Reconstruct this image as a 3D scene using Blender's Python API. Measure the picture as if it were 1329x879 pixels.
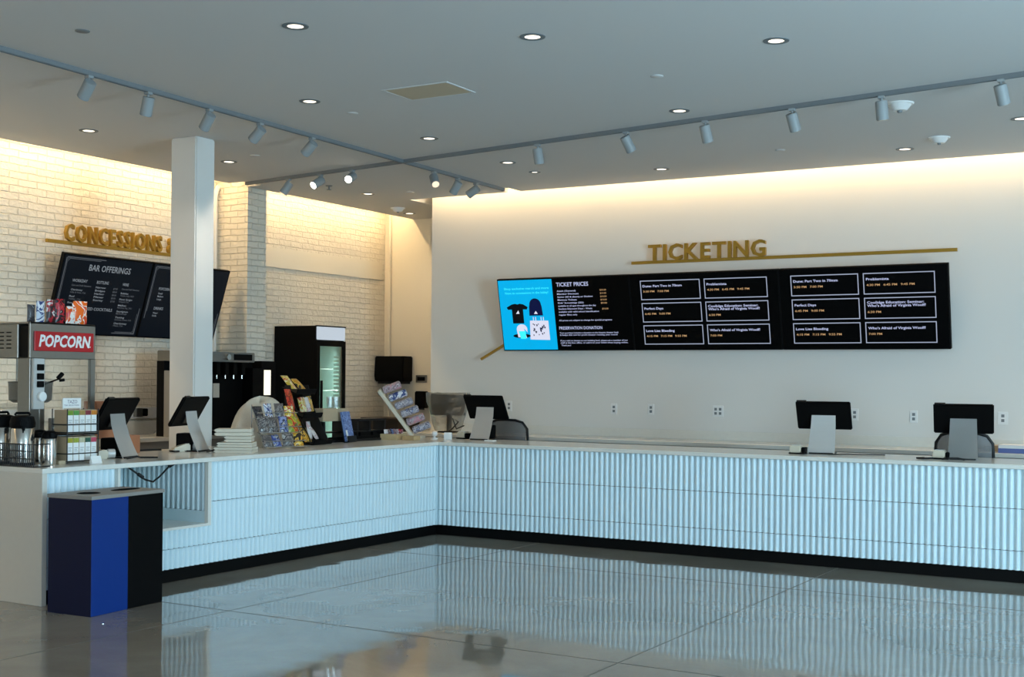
import bpy, bmesh, math, random
from mathutils import Vector, Matrix, Euler
random.seed(7)
C = bpy.context.scene.collection
for o in list(bpy.data.objects): bpy.data.objects.remove(o)

# ------------------------------------------------------------------ camera
sc = bpy.context.scene
yaw, roll = math.radians(-30.45), math.radians(.53)
fw = Vector((math.sin(yaw), math.cos(yaw), 0)); rt = Vector((math.cos(yaw), -math.sin(yaw), 0)); up = Vector((0, 0, 1))
R_ = rt*math.cos(roll)+up*math.sin(roll); U_ = R_.cross(fw)
cam = bpy.data.cameras.new('camera'); camo = bpy.data.objects.new('camera', cam); C.objects.link(camo)
m3 = Matrix((R_, U_, -fw)).transposed().to_4x4(); m3.translation = (0, 0, 1.54); camo.matrix_world = m3
cam.sensor_width = 36; cam.sensor_fit = 'HORIZONTAL'; cam.lens = 1652/1329*36; cam.shift_y = (492-439.5)/1329; cam.clip_start = .05
sc.camera = camo
# ------------------------------------------------------------------ light
sc.view_settings.view_transform = 'Standard'; sc.view_settings.look = 'None'
sc.view_settings.gamma = 1; sc.view_settings.use_curve_mapping = False; sc.view_settings.exposure = 0.0
w = bpy.data.worlds.new('world'); sc.world = w; w.use_nodes = True
w.node_tree.nodes['Background'].inputs[0].default_value = (.55, .78, 1, 1); w.node_tree.nodes['Background'].inputs[1].default_value = .6
def area(name, loc, d, sx, sy, power, col, spread=180):
    l = bpy.data.lights.new(name, 'AREA'); l.shape = 'RECTANGLE'; l.size = sx; l.size_y = sy; l.energy = power; l.color = col; l.spread = math.radians(spread)
    o = bpy.data.objects.new(name, l); C.objects.link(o); o.location = loc
    o.rotation_euler = Vector(d).to_track_quat('-Z', 'Z').to_euler(); return o
DAY = (.50, .80, 1.0); WARM = (1, .70, .36); SOFT = (1, .84, .66)
# daylight through the glazed street side on the right
area('daylight', (4.25, 5.0, 1.75), (-1, 0, -.05), 14.8, 3.2, 2350, DAY)
# sunlit pavement outside throwing light up at the ceiling
area('pavement_bounce', (4.3, 4.6, .5), (-1, 0, .75), 14.5, .9, 1050, (.62, .88, 1.0))
# daylight through the glazed entrance behind the visitor
area('entrance_daylight', (1.0, -3.9, 1.75), (0, 1, 0), 4.2, 2.8, 330, (.62, .84, 1.0))
# LED strips hidden in the ceiling coves
area('cove_strip_right', (-2.4, 12.55, 3.93), (0, .25, -1), 12.6, .05, 100, WARM)
area('cove_strip_left_a', (-10.0, 3.4, 3.93), (-.25, 0, -1), .05, 14.6, 150, WARM)
area('cove_strip_left_b', (-10.0, 12.6, 3.93), (-.25, 0, -1), .05, 2.8, 30, WARM)

# ------------------------------------------------------------------ materials
def lin(c):
    if isinstance(c, str): c = [int(c[i:i+2], 16)/255 for i in (0, 2, 4)]
    return tuple((x/12.92 if x < .04045 else ((x+.055)/1.055)**2.4) for x in c)+(1,)
def mat(name, col, rough=.5, metal=0, noise=0, nscale=8, bump=0, bscale=40, spec=.5, coat=0):
    m = bpy.data.materials.new(name); m.use_nodes = True; nt = m.node_tree; b = nt.nodes['Principled BSDF']
    c = lin(col) if isinstance(col, str) else tuple(col)+(1,)
    b.inputs['Base Color'].default_value = c; b.inputs['Roughness'].default_value = rough; b.inputs['Metallic'].default_value = metal
    b.inputs['Specular IOR Level'].default_value = spec; b.inputs['Coat Weight'].default_value = coat
    if noise or bump: tc = nt.nodes.new('ShaderNodeTexCoord')
    if noise:
        n = nt.nodes.new('ShaderNodeTexNoise'); n.inputs['Scale'].default_value = nscale; n.inputs['Detail'].default_value = 5
        mx = nt.nodes.new('ShaderNodeMix'); mx.data_type = 'RGBA'
        mx.inputs[6].default_value = tuple(x*(1-noise) for x in c[:3])+(1,); mx.inputs[7].default_value = tuple(min(1, x*(1+noise)) for x in c[:3])+(1,)
        nt.links.new(tc.outputs['Object'], n.inputs['Vector']); nt.links.new(n.outputs['Fac'], mx.inputs[0]); nt.links.new(mx.outputs[2], b.inputs['Base Color'])
    if bump:
        n2 = nt.nodes.new('ShaderNodeTexNoise'); n2.inputs['Scale'].default_value = bscale; n2.inputs['Detail'].default_value = 3
        bp = nt.nodes.new('ShaderNodeBump'); bp.inputs['Strength'].default_value = bump; bp.inputs['Distance'].default_value = .01
        nt.links.new(tc.outputs['Object'], n2.inputs['Vector']); nt.links.new(n2.outputs['Fac'], bp.inputs['Height']); nt.links.new(bp.outputs['Normal'], b.inputs['Normal'])
    return m
def glow(name, col, s=1):
    m = bpy.data.materials.new(name); m.use_nodes = True; nt = m.node_tree; b = nt.nodes['Principled BSDF']
    b.inputs['Base Color'].default_value = (0, 0, 0, 1); b.inputs['Emission Color'].default_value = lin(col); b.inputs['Emission Strength'].default_value = s
    b.inputs['Roughness'].default_value = .4; b.inputs['Specular IOR Level'].default_value = .2
    return m
def glassmat(name, tint=(.97, .98, .975), refl=.06, rough=.02):
    m = bpy.data.materials.new(name); m.use_nodes = True; nt = m.node_tree; nt.nodes.clear()
    o = nt.nodes.new('ShaderNodeOutputMaterial'); mx = nt.nodes.new('ShaderNodeMixShader'); t = nt.nodes.new('ShaderNodeBsdfTransparent'); g = nt.nodes.new('ShaderNodeBsdfGlossy')
    t.inputs[0].default_value = tuple(tint)+(1,); g.inputs['Roughness'].default_value = rough; mx.inputs[0].default_value = refl
    nt.links.new(t.outputs[0], mx.inputs[1]); nt.links.new(g.outputs[0], mx.inputs[2]); nt.links.new(mx.outputs[0], o.inputs[0]); return m
def blotch(name, cols, scale=18, rough=.35):
    """printed packaging: patches of ink"""
    m = bpy.data.materials.new(name); m.use_nodes = True; nt = m.node_tree; b = nt.nodes['Principled BSDF']; b.inputs['Roughness'].default_value = rough
    tc = nt.nodes.new('ShaderNodeTexCoord'); v = nt.nodes.new('ShaderNodeTexNoise'); v.inputs['Scale'].default_value = scale; v.inputs['Detail'].default_value = 2; v.inputs['Distortion'].default_value = 1.2
    r = nt.nodes.new('ShaderNodeValToRGB'); r.color_ramp.interpolation = 'CONSTANT'
    e = r.color_ramp.elements; n = len(cols); e[0].color = lin(cols[0]); e[0].position = 0; e[1].color = lin(cols[-1]); e[1].position = .64
    for i in range(1, n-1):
        x = e.new(.36+.28*(i-.0)/(n-1)); x.color = lin(cols[i])
    oi = nt.nodes.new('ShaderNodeObjectInfo'); va = nt.nodes.new('ShaderNodeVectorMath'); nt.links.new(tc.outputs['Object'], va.inputs[0]); nt.links.new(oi.outputs['Location'], va.inputs[1])
    nt.links.new(va.outputs[0], v.inputs['Vector']); nt.links.new(v.outputs['Fac'], r.inputs[0]); nt.links.new(r.outputs[0], b.inputs['Base Color']); return m
def brick(name, col='E9E2D3'):
    m = bpy.data.materials.new(name); m.use_nodes = True; nt = m.node_tree; b = nt.nodes['Principled BSDF']; b.inputs['Roughness'].default_value = .55
    tc = nt.nodes.new('ShaderNodeTexCoord'); sp = nt.nodes.new('ShaderNodeSeparateXYZ'); ad = nt.nodes.new('ShaderNodeMath'); cb = nt.nodes.new('ShaderNodeCombineXYZ')
    nt.links.new(tc.outputs['Object'], sp.inputs[0]); nt.links.new(sp.outputs[0], ad.inputs[0]); nt.links.new(sp.outputs[1], ad.inputs[1])
    nt.links.new(ad.outputs[0], cb.inputs[0]); nt.links.new(sp.outputs[2], cb.inputs[1])
    nz = nt.nodes.new('ShaderNodeTexNoise'); nz.inputs['Scale'].default_value = 5; nz.inputs['Detail'].default_value = 4
    nt.links.new(cb.outputs[0], nz.inputs['Vector'])
    vm = nt.nodes.new('ShaderNodeVectorMath'); vm.operation = 'MULTIPLY_ADD'; vm.inputs[1].default_value = (.03, .03, 0)
    nt.links.new(nz.outputs['Color'], vm.inputs[0]); nt.links.new(cb.outputs[0], vm.inputs[2])
    br = nt.nodes.new('ShaderNodeTexBrick'); br.inputs['Scale'].default_value = 1; br.inputs['Brick Width'].default_value = .215; br.inputs['Row Height'].default_value = .0685
    br.inputs['Mortar Size'].default_value = .006; br.inputs['Mortar Smooth'].default_value = .6; br.inputs['Bias'].default_value = 0
    c = lin(col); br.inputs['Color1'].default_value = c; br.inputs['Color2'].default_value = tuple(x*.94 for x in c[:3])+(1,); br.inputs['Mortar'].default_value = tuple(x*.92 for x in c[:3])+(1,)
    nt.links.new(vm.outputs[0], br.inputs['Vector']); nt.links.new(br.outputs['Color'], b.inputs['Base Color'])
    n2 = nt.nodes.new('ShaderNodeTexNoise'); n2.inputs['Scale'].default_value = 22; n2.inputs['Detail'].default_value = 5; nt.links.new(cb.outputs[0], n2.inputs['Vector'])
    n3 = nt.nodes.new('ShaderNodeMath'); n3.operation = 'MULTIPLY_ADD'; n3.inputs[1].default_value = .9
    iv = nt.nodes.new('ShaderNodeMath'); iv.operation = 'SUBTRACT'; iv.inputs[0].default_value = 1; nt.links.new(br.outputs['Fac'], iv.inputs[1])
    nt.links.new(n2.outputs['Fac'], n3.inputs[0]); nt.links.new(iv.outputs[0], n3.inputs[2])
    bp = nt.nodes.new('ShaderNodeBump'); bp.inputs['Strength'].default_value = 1; bp.inputs['Distance'].default_value = .014
    nt.links.new(n3.outputs[0], bp.inputs['Height']); nt.links.new(bp.outputs['Normal'], b.inputs['Normal']); return m
def floormat():
    m = bpy.data.materials.new('polished_concrete'); m.use_nodes = True; nt = m.node_tree; b = nt.nodes['Principled BSDF']
    tc = nt.nodes.new('ShaderNodeTexCoord')
    n = nt.nodes.new('ShaderNodeTexNoise'); n.inputs['Scale'].default_value = .9; n.inputs['Detail'].default_value = 8; n.inputs['Roughness'].default_value = .6; n.inputs['Distortion'].default_value = .6
    r = nt.nodes.new('ShaderNodeValToRGB'); r.color_ramp.elements[0].position = .3; r.color_ramp.elements[0].color = (.19, .166, .135, 1); r.color_ramp.elements[1].position = .72; r.color_ramp.elements[1].color = (.33, .295, .245, 1)
    nt.links.new(tc.outputs['Object'], n.inputs['Vector']); nt.links.new(n.outputs['Fac'], r.inputs[0])
    nf = nt.nodes.new('ShaderNodeTexNoise'); nf.inputs['Scale'].default_value = 90; nf.inputs['Detail'].default_value = 2; nt.links.new(tc.outputs['Object'], nf.inputs['Vector'])
    mx = nt.nodes.new('ShaderNodeMix'); mx.data_type = 'RGBA'; mx.blend_type = 'OVERLAY'; mx.inputs[0].default_value = .12
    nt.links.new(r.outputs[0], mx.inputs[6]); nt.links.new(nf.outputs['Color'], mx.inputs[7]); nt.links.new(mx.outputs[2], b.inputs['Base Color'])
    b.inputs['Roughness'].default_value = .13; b.inputs['IOR'].default_value = 1.6
    n2 = nt.nodes.new('ShaderNodeTexNoise'); n2.inputs['Scale'].default_value = 4.5; n2.inputs['Detail'].default_value = 0
    nt.links.new(tc.outputs['Object'], n2.inputs['Vector'])
    bp = nt.nodes.new('ShaderNodeBump'); bp.inputs['Strength'].default_value = .07; bp.inputs['Distance'].default_value = .02
    nt.links.new(n2.outputs['Fac'], bp.inputs['Height']); nt.links.new(bp.outputs['Normal'], b.inputs['Normal'])
    r2 = nt.nodes.new('ShaderNodeMapRange'); r2.inputs[1].default_value = .35; r2.inputs[2].default_value = .7; r2.inputs[3].default_value = .05; r2.inputs[4].default_value = .055
    nt.links.new(n.outputs['Fac'], r2.inputs[0]); nt.links.new(r2.outputs[0], b.inputs['Roughness']); return m
M = dict(
    wall=mat('white_paint', 'DFDDD8', .7), ceil=mat('ceiling_paint', 'D0D0CF', .85), white=mat('white_enamel', 'E8E8E6', .45),
    brick=brick('painted_brick'), floor=floormat(), plaster=mat('plaster', 'E6DFCF', .7, bump=.25, bscale=5),
    tile=mat('fluted_tile', 'D8EAF0', .32), quartz=mat('quartz', 'E4E1D8', .16, noise=.04, nscale=30), endq=mat('quartz_honed', 'D8D2C6', .35, noise=.03, nscale=20),
    black=mat('black_satin', '030304', .6, spec=.12), kick=mat('black_kick', '020202', .6, spec=.15), bmet=mat('black_metal', '101012', .4, .3),
    steel=mat('brushed_steel', '8F8B84', .32, .85, noise=.06, nscale=40), bsteel=mat('polished_steel', 'CFCAC2', .15, .95), alu=mat('silver_plastic', 'CBC9C5', .42, .2),
    brass=mat('brass', 'B08A35', .35, .55), bluep=mat('blue_panel', '012E78', .4, spec=.3), bluep_shade=mat('blue_panel_shaded', '01082E', .4, spec=.3), lid=mat('stone_lid', '8D8983', .5, noise=.12, nscale=120),
    track=mat('track_grey', '767B7E', .5), head=mat('head_white', '959A9B', .5), lens=mat('lens_off', 'B8B2A4', .3),
    lit=glow('downlight_glow', 'FFF3DE', 2.2), hot=glow('spot_glow', 'FFF6E4', 9), litdim=glow('spot_dim', 'FFE9C8', 1.3),
    glass=glassmat('clear_glass'), pgl=glassmat('clear_plastic', (.93, .94, .94), .22, .12), film=glassmat('cling_film', (.84, .84, .82), .3, .28), fgl=glassmat('fridge_glass', (.8, .92, .89), .16, .05),
    cloth=mat('white_towel', 'DACFBC', .9, bump=.5, bscale=60), wood=mat('pale_wood', 'BFA57A', .5, noise=.15, nscale=14), cream=mat('cream_plastic', 'D5CBB6', .5),
    chair=mat('black_plastic', '0A0A0B', .5, spec=.3), mesh=glassmat('chair_mesh', (.42, .42, .43), .12, .6), rubber=mat('cable_rubber', '0C0C0D', .6), red=mat('red_sign', 'B5121B', .3),
    cab=mat('cabinet_grey', '8C8A86', .5), dark=mat('dark_laminate', '38302A', .5), copper=mat('copper_paper', 'B87B58', .35, .3), paper=mat('white_card', 'EDEDEA', .6), tan=mat('tan_card', 'B5A184', .7),
    screen=mat('screen_black', '010203', .4, spec=.1), navy=glow('menu_navy', '0B121B', .8),
)
TX = dict(white=glow('text_white', 'C3CCF2', .95), amber=glow('text_amber', 'D9AE7C', .8), cyan=glow('screen_cyan', '00B2EE', 1.0), cyl=glow('text_cyan', '3CF0FF', 1.1),
          chalk=glow('text_chalk', '8E979E', .8), chalkd=glow('text_chalk_dim', '6A7076', .7), box=glow('box_line', 'A9B4CC', .9), blk=glow('picture_black', '060A12', 1), wht=glow('picture_white', 'DCE0F4', 1), nvy=glow('picture_navy', '0B1440', 1))

# ------------------------------------------------------------------ mesh helpers
ROOT = {}
class MB:
    def __init__(s, T=None): s.bm = bmesh.new(); s.T = T or Matrix()
    def _add(s, verts, faces, mi=0, T=None):
        t = s.T @ T if T else s.T
        vs = [s.bm.verts.new(t @ Vector(v)) for v in verts]
        for f in faces:
            try: fc = s.bm.faces.new([vs[i] for i in f]); fc.material_index = mi
            except ValueError: pass
        return vs
    def box(s, x0, x1, y0, y1, z0, z1, mi=0, T=None):
        s._add([(x, y, z) for x in (x0, x1) for y in (y0, y1) for z in (z0, z1)], [(0, 1, 3, 2), (4, 6, 7, 5), (0, 4, 5, 1), (2, 3, 7, 6), (0, 2, 6, 4), (1, 5, 7, 3)], mi, T); return s
    def prism(s, pts, lo, hi, axis=2, mi=0, T=None):
        n = len(pts)
        def P(p, h): return {2: (p[0], p[1], h), 1: (p[0], h, p[1]), 0: (h, p[0], p[1])}[axis]
        s._add([P(p, lo) for p in pts]+[P(p, hi) for p in pts], [tuple(range(n))[::-1], tuple(range(n, 2*n))]+[(i, (i+1) % n, n+(i+1) % n, n+i) for i in range(n)], mi, T); return s
    def cyl(s, p, q, r, r2=None, n=16, mi=0, T=None, caps=True):
        p = Vector(p); q = Vector(q); r2 = r if r2 is None else r2; d = (q-p).normalized(); a = d.orthogonal().normalized(); b = d.cross(a)
        vs = []
        for c, rr in ((p, r), (q, r2)):
            vs += [c+(a*math.cos(t)+b*math.sin(t))*rr for t in [2*math.pi*i/n for i in range(n)]]
        fs = [(i, (i+1) % n, n+(i+1) % n, n+i) for i in range(n)]
        if caps: fs += [tuple(range(n))[::-1], tuple(range(n, 2*n))]
        s._add(vs, fs, mi, T); return s
    def lathe(s, prof, c=(0, 0, 0), n=24, mi=0, T=None):
        vs = []; fs = []; k = len(prof)
        for i in range(n):
            t = 2*math.pi*i/n
            vs += [(c[0]+r*math.cos(t), c[1]+r*math.sin(t), c[2]+z) for r, z in prof]
        for i in range(n):
            for j in range(k-1): a = i*k+j; b = ((i+1) % n)*k+j; fs.append((a, b, b+1, a+1))
        s._add(vs, fs, mi, T); bmesh.ops.remove_doubles(s.bm, verts=s.bm.verts, dist=1e-6); return s
    def tube(s, pts, r, n=8, mi=0, T=None):
        pts = [Vector(p) for p in pts]; vs = []; fs = []; a = None
        for i, p in enumerate(pts):
            d = (pts[min(i+1, len(pts)-1)]-pts[max(i-1, 0)]).normalized()
            a = d.orthogonal().normalized() if a is None else (a-d*a.dot(d)).normalized()
            b = d.cross(a); vs += [p+(a*math.cos(2*math.pi*k/n)+b*math.sin(2*math.pi*k/n))*r for k in range(n)]
        for i in range(len(pts)-1):
            for k in range(n): fs.append((i*n+k, i*n+(k+1) % n, (i+1)*n+(k+1) % n, (i+1)*n+k))
        fs += [tuple(range(n))[::-1], tuple(range(len(vs)-n, len(vs)))]
        s._add(vs, fs, mi, T); return s
    def grid(s, f, nu, nv, mi=0):
        vs = [f(i/nu, j/nv) for i in range(nu+1) for j in range(nv+1)]
        s._add(vs, [(i*(nv+1)+j, (i+1)*(nv+1)+j, (i+1)*(nv+1)+j+1, i*(nv+1)+j+1) for i in range(nu) for j in range(nv)], mi); return s
    def build(s, name, mats, parent=None, bevel=0, seg=2, smooth=35, world=False, kind=None, closed=True):
        if closed: bmesh.ops.recalc_face_normals(s.bm, faces=s.bm.faces)
        if bevel:
            bmesh.ops.bevel(s.bm, geom=[e for e in s.bm.edges if len(e.link_faces) == 2 and e.calc_face_angle(0) > .5], offset=bevel, segments=seg, affect='EDGES', clamp_overlap=True)
        if world and parent is not None: s.bm.transform(ROOT[parent.name].inverted())
        me = bpy.data.meshes.new(name); s.bm.to_mesh(me); s.bm.free()
        for m in (mats if isinstance(mats, (list, tuple)) else [mats]): me.materials.append(M[m] if isinstance(m, str) else m)
        if smooth:
            me.polygons.foreach_set('use_smooth', [True]*len(me.polygons)); me.set_sharp_from_angle(angle=math.radians(smooth))
        o = bpy.data.objects.new(name, me); C.objects.link(o)
        if parent is not None: o.parent = parent
        if kind: o['kind'] = kind
        return o
def tag(o, label, cat, group=None):
    o['label'] = label; o['category'] = cat
    if group: o['group'] = group
    return o
def thing(name, label, cat, loc=(0, 0, 0), rz=0, group=None, scale=1):
    o = bpy.data.objects.new(name, None); C.objects.link(o); o.location = loc; o.rotation_euler = (0, 0, rz); o.empty_display_size = .05
    o.scale = (scale,)*3
    ROOT[o.name] = Matrix.Translation(loc) @ Matrix.Rotation(rz, 4, 'Z')
    return tag(o, label, cat, group)
def dup(root, loc, rz, label, group=None):
    def rec(o, p):
        c = o.copy(); C.objects.link(c); c.parent = p
        for ch in kids.get(o.name, []): rec(ch, c)
        return c
    kids = {}
    for o in bpy.data.objects:
        if o.parent: kids.setdefault(o.parent.name, []).append(o)
    r = rec(root, None); r.location = loc; r.rotation_euler = (0, 0, rz); r['label'] = label
    ROOT[r.name] = Matrix.Translation(loc) @ Matrix.Rotation(rz, 4, 'Z')
    if group: r['group'] = group
    return r
def struct(o): o['kind'] = 'structure'; return o
_cap = None
def text_geo(body, ext=0, bold=0):
    cu = bpy.data.curves.new('t', 'FONT'); cu.body = body; cu.size = 1; cu.extrude = ext; cu.offset = bold; cu.resolution_u = 2
    o = bpy.data.objects.new('t', cu); C.objects.link(o); bpy.context.view_layer.update()
    me = bpy.data.meshes.new_from_object(o.evaluated_get(bpy.context.evaluated_depsgraph_get()))
    bpy.data.objects.remove(o); vs = [v.co.copy() for v in me.vertices]; fs = [tuple(p.vertices) for p in me.polygons]; bpy.data.meshes.remove(me); return vs, fs
def text(mb, body, x, y, h, T, w=None, ext=0, bold=0, mi=0, z=0, italic=0):
    """lettering whose left baseline starts at (x, y) of frame T; h = capital height, w = overall width"""
    vs, fs = text_geo(body, ext/h*.7 if ext else 0, bold)
    s = h/.7; x0 = min(v.x for v in vs); x1 = max(v.x for v in vs); sx = (w/(x1-x0)) if w else s
    mb._add([(x+(v.x-x0)*sx+italic*v.y*s, y+v.y*s, z+v.z*s) for v in vs], fs, mi, T)
def frame(origin, xdir, ydir):
    x = Vector(xdir).normalized(); y = Vector(ydir).normalized(); z = x.cross(y)
    m = Matrix((x, y, z)).transposed().to_4x4(); m.translation = origin; return m

# ================================================================== SETTING
CZ = 3.67; WY = 12.70; BX = -10.28; NY = 14.05
fl = MB(); fl._add([(-10.6, -4.4, 0), (4.4, -4.4, 0), (4.4, 14.4, 0), (-10.6, 14.4, 0), (-10.6, -4.4, -.1), (4.4, -4.4, -.1), (4.4, 14.4, -.1), (-10.6, 14.4, -.1)], [(0, 1, 2, 3), (7, 6, 5, 4), (0, 4, 5, 1), (1, 5, 6, 2), (2, 6, 7, 3), (3, 7, 4, 0)])
fl.build('floor', 'floor', kind='structure')
jt = MB()   # saw-cut control joints
for x in (-5.83, -3.0, -.2): jt.box(x-.003, x+.003, -4, 10.44, .0, .0012)
for y in (6.27, 3.2, 9.2): jt.box(-10, 4, y-.003, y+.003, .0, .0012)
jt.build('trim_1', mat('joint_filler', '57534B', .5), kind='structure')
c = MB(); c.prism([(-9.82, -4), (4, -4), (4, 12.48), (-7.24, 12.48), (-7.24, 12.2), (-7.42, 12.2), (-7.42, 12.48), (-8.78, 12.48), (-8.78, 14.05), (-9.82, 14.05), (-9.82, 10.78), (-9.6, 10.78), (-9.6, 10.5), (-9.82, 10.5)], CZ, CZ+.08)
c.box(-10.5, 4.2, -4.2, 14.3, 4.15, 4.25); c.box(-9.5, -9.46, -4, 14.05, CZ+.08, 4.15); c.box(-9.46, 4, 12.1, 12.14, CZ+.08, 4.15)
c.build('ceiling', 'ceil', kind='structure')
MB().box(BX-.2, BX, -4.2, NY, 0, 4.15).build('wall_left', 'brick', kind='structure')
MB().box(BX, -9.825, 10.82, 11.13, 0, 4.15).build('wall_pilaster', 'brick', kind='structure')
MB().box(-8.6, 4.2, WY, WY+.2, 0, 4.15).build('wall_back', 'wall', kind='structure')
MB().box(BX-.2, -8.2, NY, NY+.2, 0, 4.15).build('wall_niche', 'plaster', kind='structure')
MB().box(-8.6, -8.4, WY+.2, NY, 0, 4.15).build('wall_niche_side', 'wall', kind='structure')
rw = MB()   # glazed street side: sill, head and piers
rw.box(4.0, 4.2, -4.2, 12.7, 0, .15).box(4.0, 4.2, -4.2, 12.7, 3.35, 4.15)
for y in (-4.2, -.2, 3.9, 8.0, 12.4): rw.box(4.0, 4.2, y, y+.3, .15, 3.35)
rw.build('wall_right', 'wall', kind='structure')
for i, y in enumerate((-3.9, .1, 4.2, 8.3)):
    y1 = (-.2, 3.9, 8.0, 12.4)[i]; f = MB()
    for a, b, z0, z1 in ((y, y1, .15, .21), (y, y1, 3.29, 3.35), (y, y+.06, .21, 3.29), (y1-.06, y1, .21, 3.29), ((y+y1)/2-.03, (y+y1)/2+.03, .21, 3.29)): f.box(4.06, 4.12, a, b, z0, z1)
    f.build('window_%d' % (i+1), 'bmet', kind='structure')
fwl = MB(); fwl.box(-10.5, -6.2, -4.2, -4.0, 0, 4.15).box(3.2, 4.2, -4.2, -4.0, 0, 4.15).box(-6.2, 3.2, -4.2, -4.0, 3.2, 4.15)
fwl.build('wall_front', 'wall', kind='structure')
col = MB().box(-8.45, -8.14, 8.29, 8.53, 0, CZ).build('wall_column', 'wall', bevel=.012, kind='structure')
MB().box(BX, BX+.012, 11.55, 13.97, 2.86, 3.10).build('trim_2', 'plaster', kind='structure', bevel=.004)
MB().box(BX, BX+.02, -4, 10.82, 1.10, 1.20).box(BX, BX+.03, -4, 10.82, 1.085, 1.10).build('trim_3', 'white', kind='structure')
# niche corner pipe and conduits beside the pilaster
p = MB().cyl((BX+.1, NY-.03, 1.012), (BX+.1, NY-.03, CZ+.2), .02).build('corner_pipe', 'plaster'); tag(p, 'thin painted pipe running up the cream niche wall', 'pipe')
for i, (yy, r, lab) in enumerate(((10.60, .016, 'thin white conduit on the brick beside the bar menu, farther from the pilaster'), (10.735, .028, 'thick white conduit running up the brick next to the pilaster'))):
    cd = thing('conduit', lab, 'conduit', (BX+.04, yy, .95), group='conduits on the painted brick')
    pts = [(0, 0, 0), (0, 0, 2.62), (0, .02, 2.70), (0, .05, 2.75)]
    MB().tube(pts, r).build('pipe', 'wall', cd); cl = MB()
    for z in (.55, 1.7): cl.box(-.04, r+.004, -r-.02, r+.02, z, z+.03)
    cl.build('clamp', 'wall', cd)
wr = MB().tube([(BX+.006, 11.24+.02*math.sin(0), 2.9), (BX+.006, 11.28, 2.75), (BX+.006, 11.34, 2.55), (BX+.006, 11.33, 2.35), (BX+.006, 11.27, 2.2)], .004, 6).build('cable', 'rubber'); tag(wr, 'thin dark wire hanging in a curve on the brick wall beside the pilaster', 'cable')

# ================================================================== COUNTERS
FP = .052
def flutes(mb, axis, plane, a0, a1, z0, z1, sgn):
    """convex flutes; axis 'x': runs along x on plane y; axis 'y': runs along y on plane x; sgn = outward direction"""
    n = max(1, round((a1-a0)/FP)); p = (a1-a0)/n; prof = []
    for i in range(n):
        s = a0+i*p
        prof += [(s, -.022), (s+.004, -.022)]+[(s+.004+(p-.008)*k/8, -.022+.022*math.sin(math.pi*k/8)**.62) for k in range(1, 8)]+[(s+p-.004, -.022)]
    prof.append((a1, -.022)); vs = []; m = len(prof)
    for z in (z0+.0022, z1-.0022):
        for a, d in prof: vs.append((a, plane+sgn*d, z) if axis == 'x' else (plane+sgn*d, a, z))
    fs = [((i, i+1, m+i+1, m+i) if (axis == 'x') == (sgn < 0) else (i, m+i, m+i+1, i+1)) for i in range(m-1)]
    mb._add(vs, fs)
    # top and bottom caps of every tile course
    for z in (z0+.0022, z1-.0022):
        for i in range(m-1):
            (a, d), (b, e) = prof[i], prof[i+1]
            if axis == 'x': mb._add([(a, plane+sgn*d, z), (b, plane+sgn*e, z), (b, plane-sgn*.022, z), (a, plane-sgn*.022, z)], [(0, 1, 2, 3)])
            else: mb._add([(plane+sgn*d, a, z), (plane+sgn*e, b, z), (plane-sgn*.022, b, z), (plane-sgn*.022, a, z)], [(0, 1, 2, 3)])
ct = thing('countertop', 'white quartz L-shaped worktop over the fluted service counters', 'countertop', (-6.96, 10.42, .88))
MB().prism([(-8.05, 5.70), (-6.955, 5.70), (-6.955, 10.415), (.6, 10.415), (.6, 11.25), (-8.05, 11.25)], .88, .914).build('worktop', 'quartz', ct, world=True, bevel=.003, seg=1)
lc = thing('service_counter', 'concessions counter front in pale fluted tile with an open niche, left arm', 'counter', (-6.98, 8, 0), group='fluted service counters')
b = MB(); b.box(-7.9, -7.004, 5.74, 6.36, .1, .88).box(-7.9, -7.005, 7.29, 11.2, .1, .88).box(-7.9, -7.005, 6.36, 7.29, .1, .39)
b.build('cabinet_body', 'dark', lc, world=True)
for z0, z1 in ((.096, .247), (.247, .572), (.572, .88)):
    f = MB()
    if z0 < .2: flutes(f, 'y', -6.98, 5.74, 10.44, z0, z1, 1)
    elif z0 < .3: flutes(f, 'y', -6.98, 5.74, 6.36, z0, z1, 1); flutes(f, 'y', -6.98, 6.36, 7.29, z0, .39, 1); flutes(f, 'y', -6.98, 7.29, 10.44, z0, z1, 1)
    else: flutes(f, 'y', -6.98, 5.74, 6.36, z0, z1, 1); flutes(f, 'y', -6.98, 7.29, 10.44, z0, z1, 1)
    f.build('fluted_panel', 'tile', lc, world=True, closed=False)
MB().box(-7.97, -7.9, 6.36, 7.29, .1, .88).build('niche_wall', 'tile', lc, world=True)
f = MB(); flutes(f, 'x', 7.255, -7.9, -7.0, .50, .878, -1); f.build('niche_panel', 'tile', lc, world=True, closed=False)
MB().box(-7.9, -7.0, 7.255, 7.27, .41, .50).build('niche_back', 'tile', lc, world=True)
f = MB(); f.box(-7.9, -6.965, 6.34, 7.29, .39, .41).box(-7.0, -6.965, 7.255, 7.29, .41, .88).box(-7.9, -6.965, 6.36, 6.38, .41, .88); f.build('niche_frame', 'quartz', lc, world=True)
MB().box(-8.05, -6.955, 5.70, 5.74, 0, .88).build('end_panel', 'endq', lc, world=True, bevel=.002, seg=1)
MB().box(-7.9, -7.0, 5.75, 10.46, 0, .096).build('kick_board', 'kick', lc, world=True)
MB().box(-7.012, -6.978, 10.43, 10.47, .096, .88).build('corner_post', 'tile', lc, world=True)
rc = thing('service_counter', 'ticketing counter front in pale fluted tile with black kick, right arm', 'counter', (-3, 10.44, 0), group='fluted service counters')
MB().box(-6.98, .6, 10.465, 11.2, .1, .88).build('cabinet_body', 'dark', rc, world=True)
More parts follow.
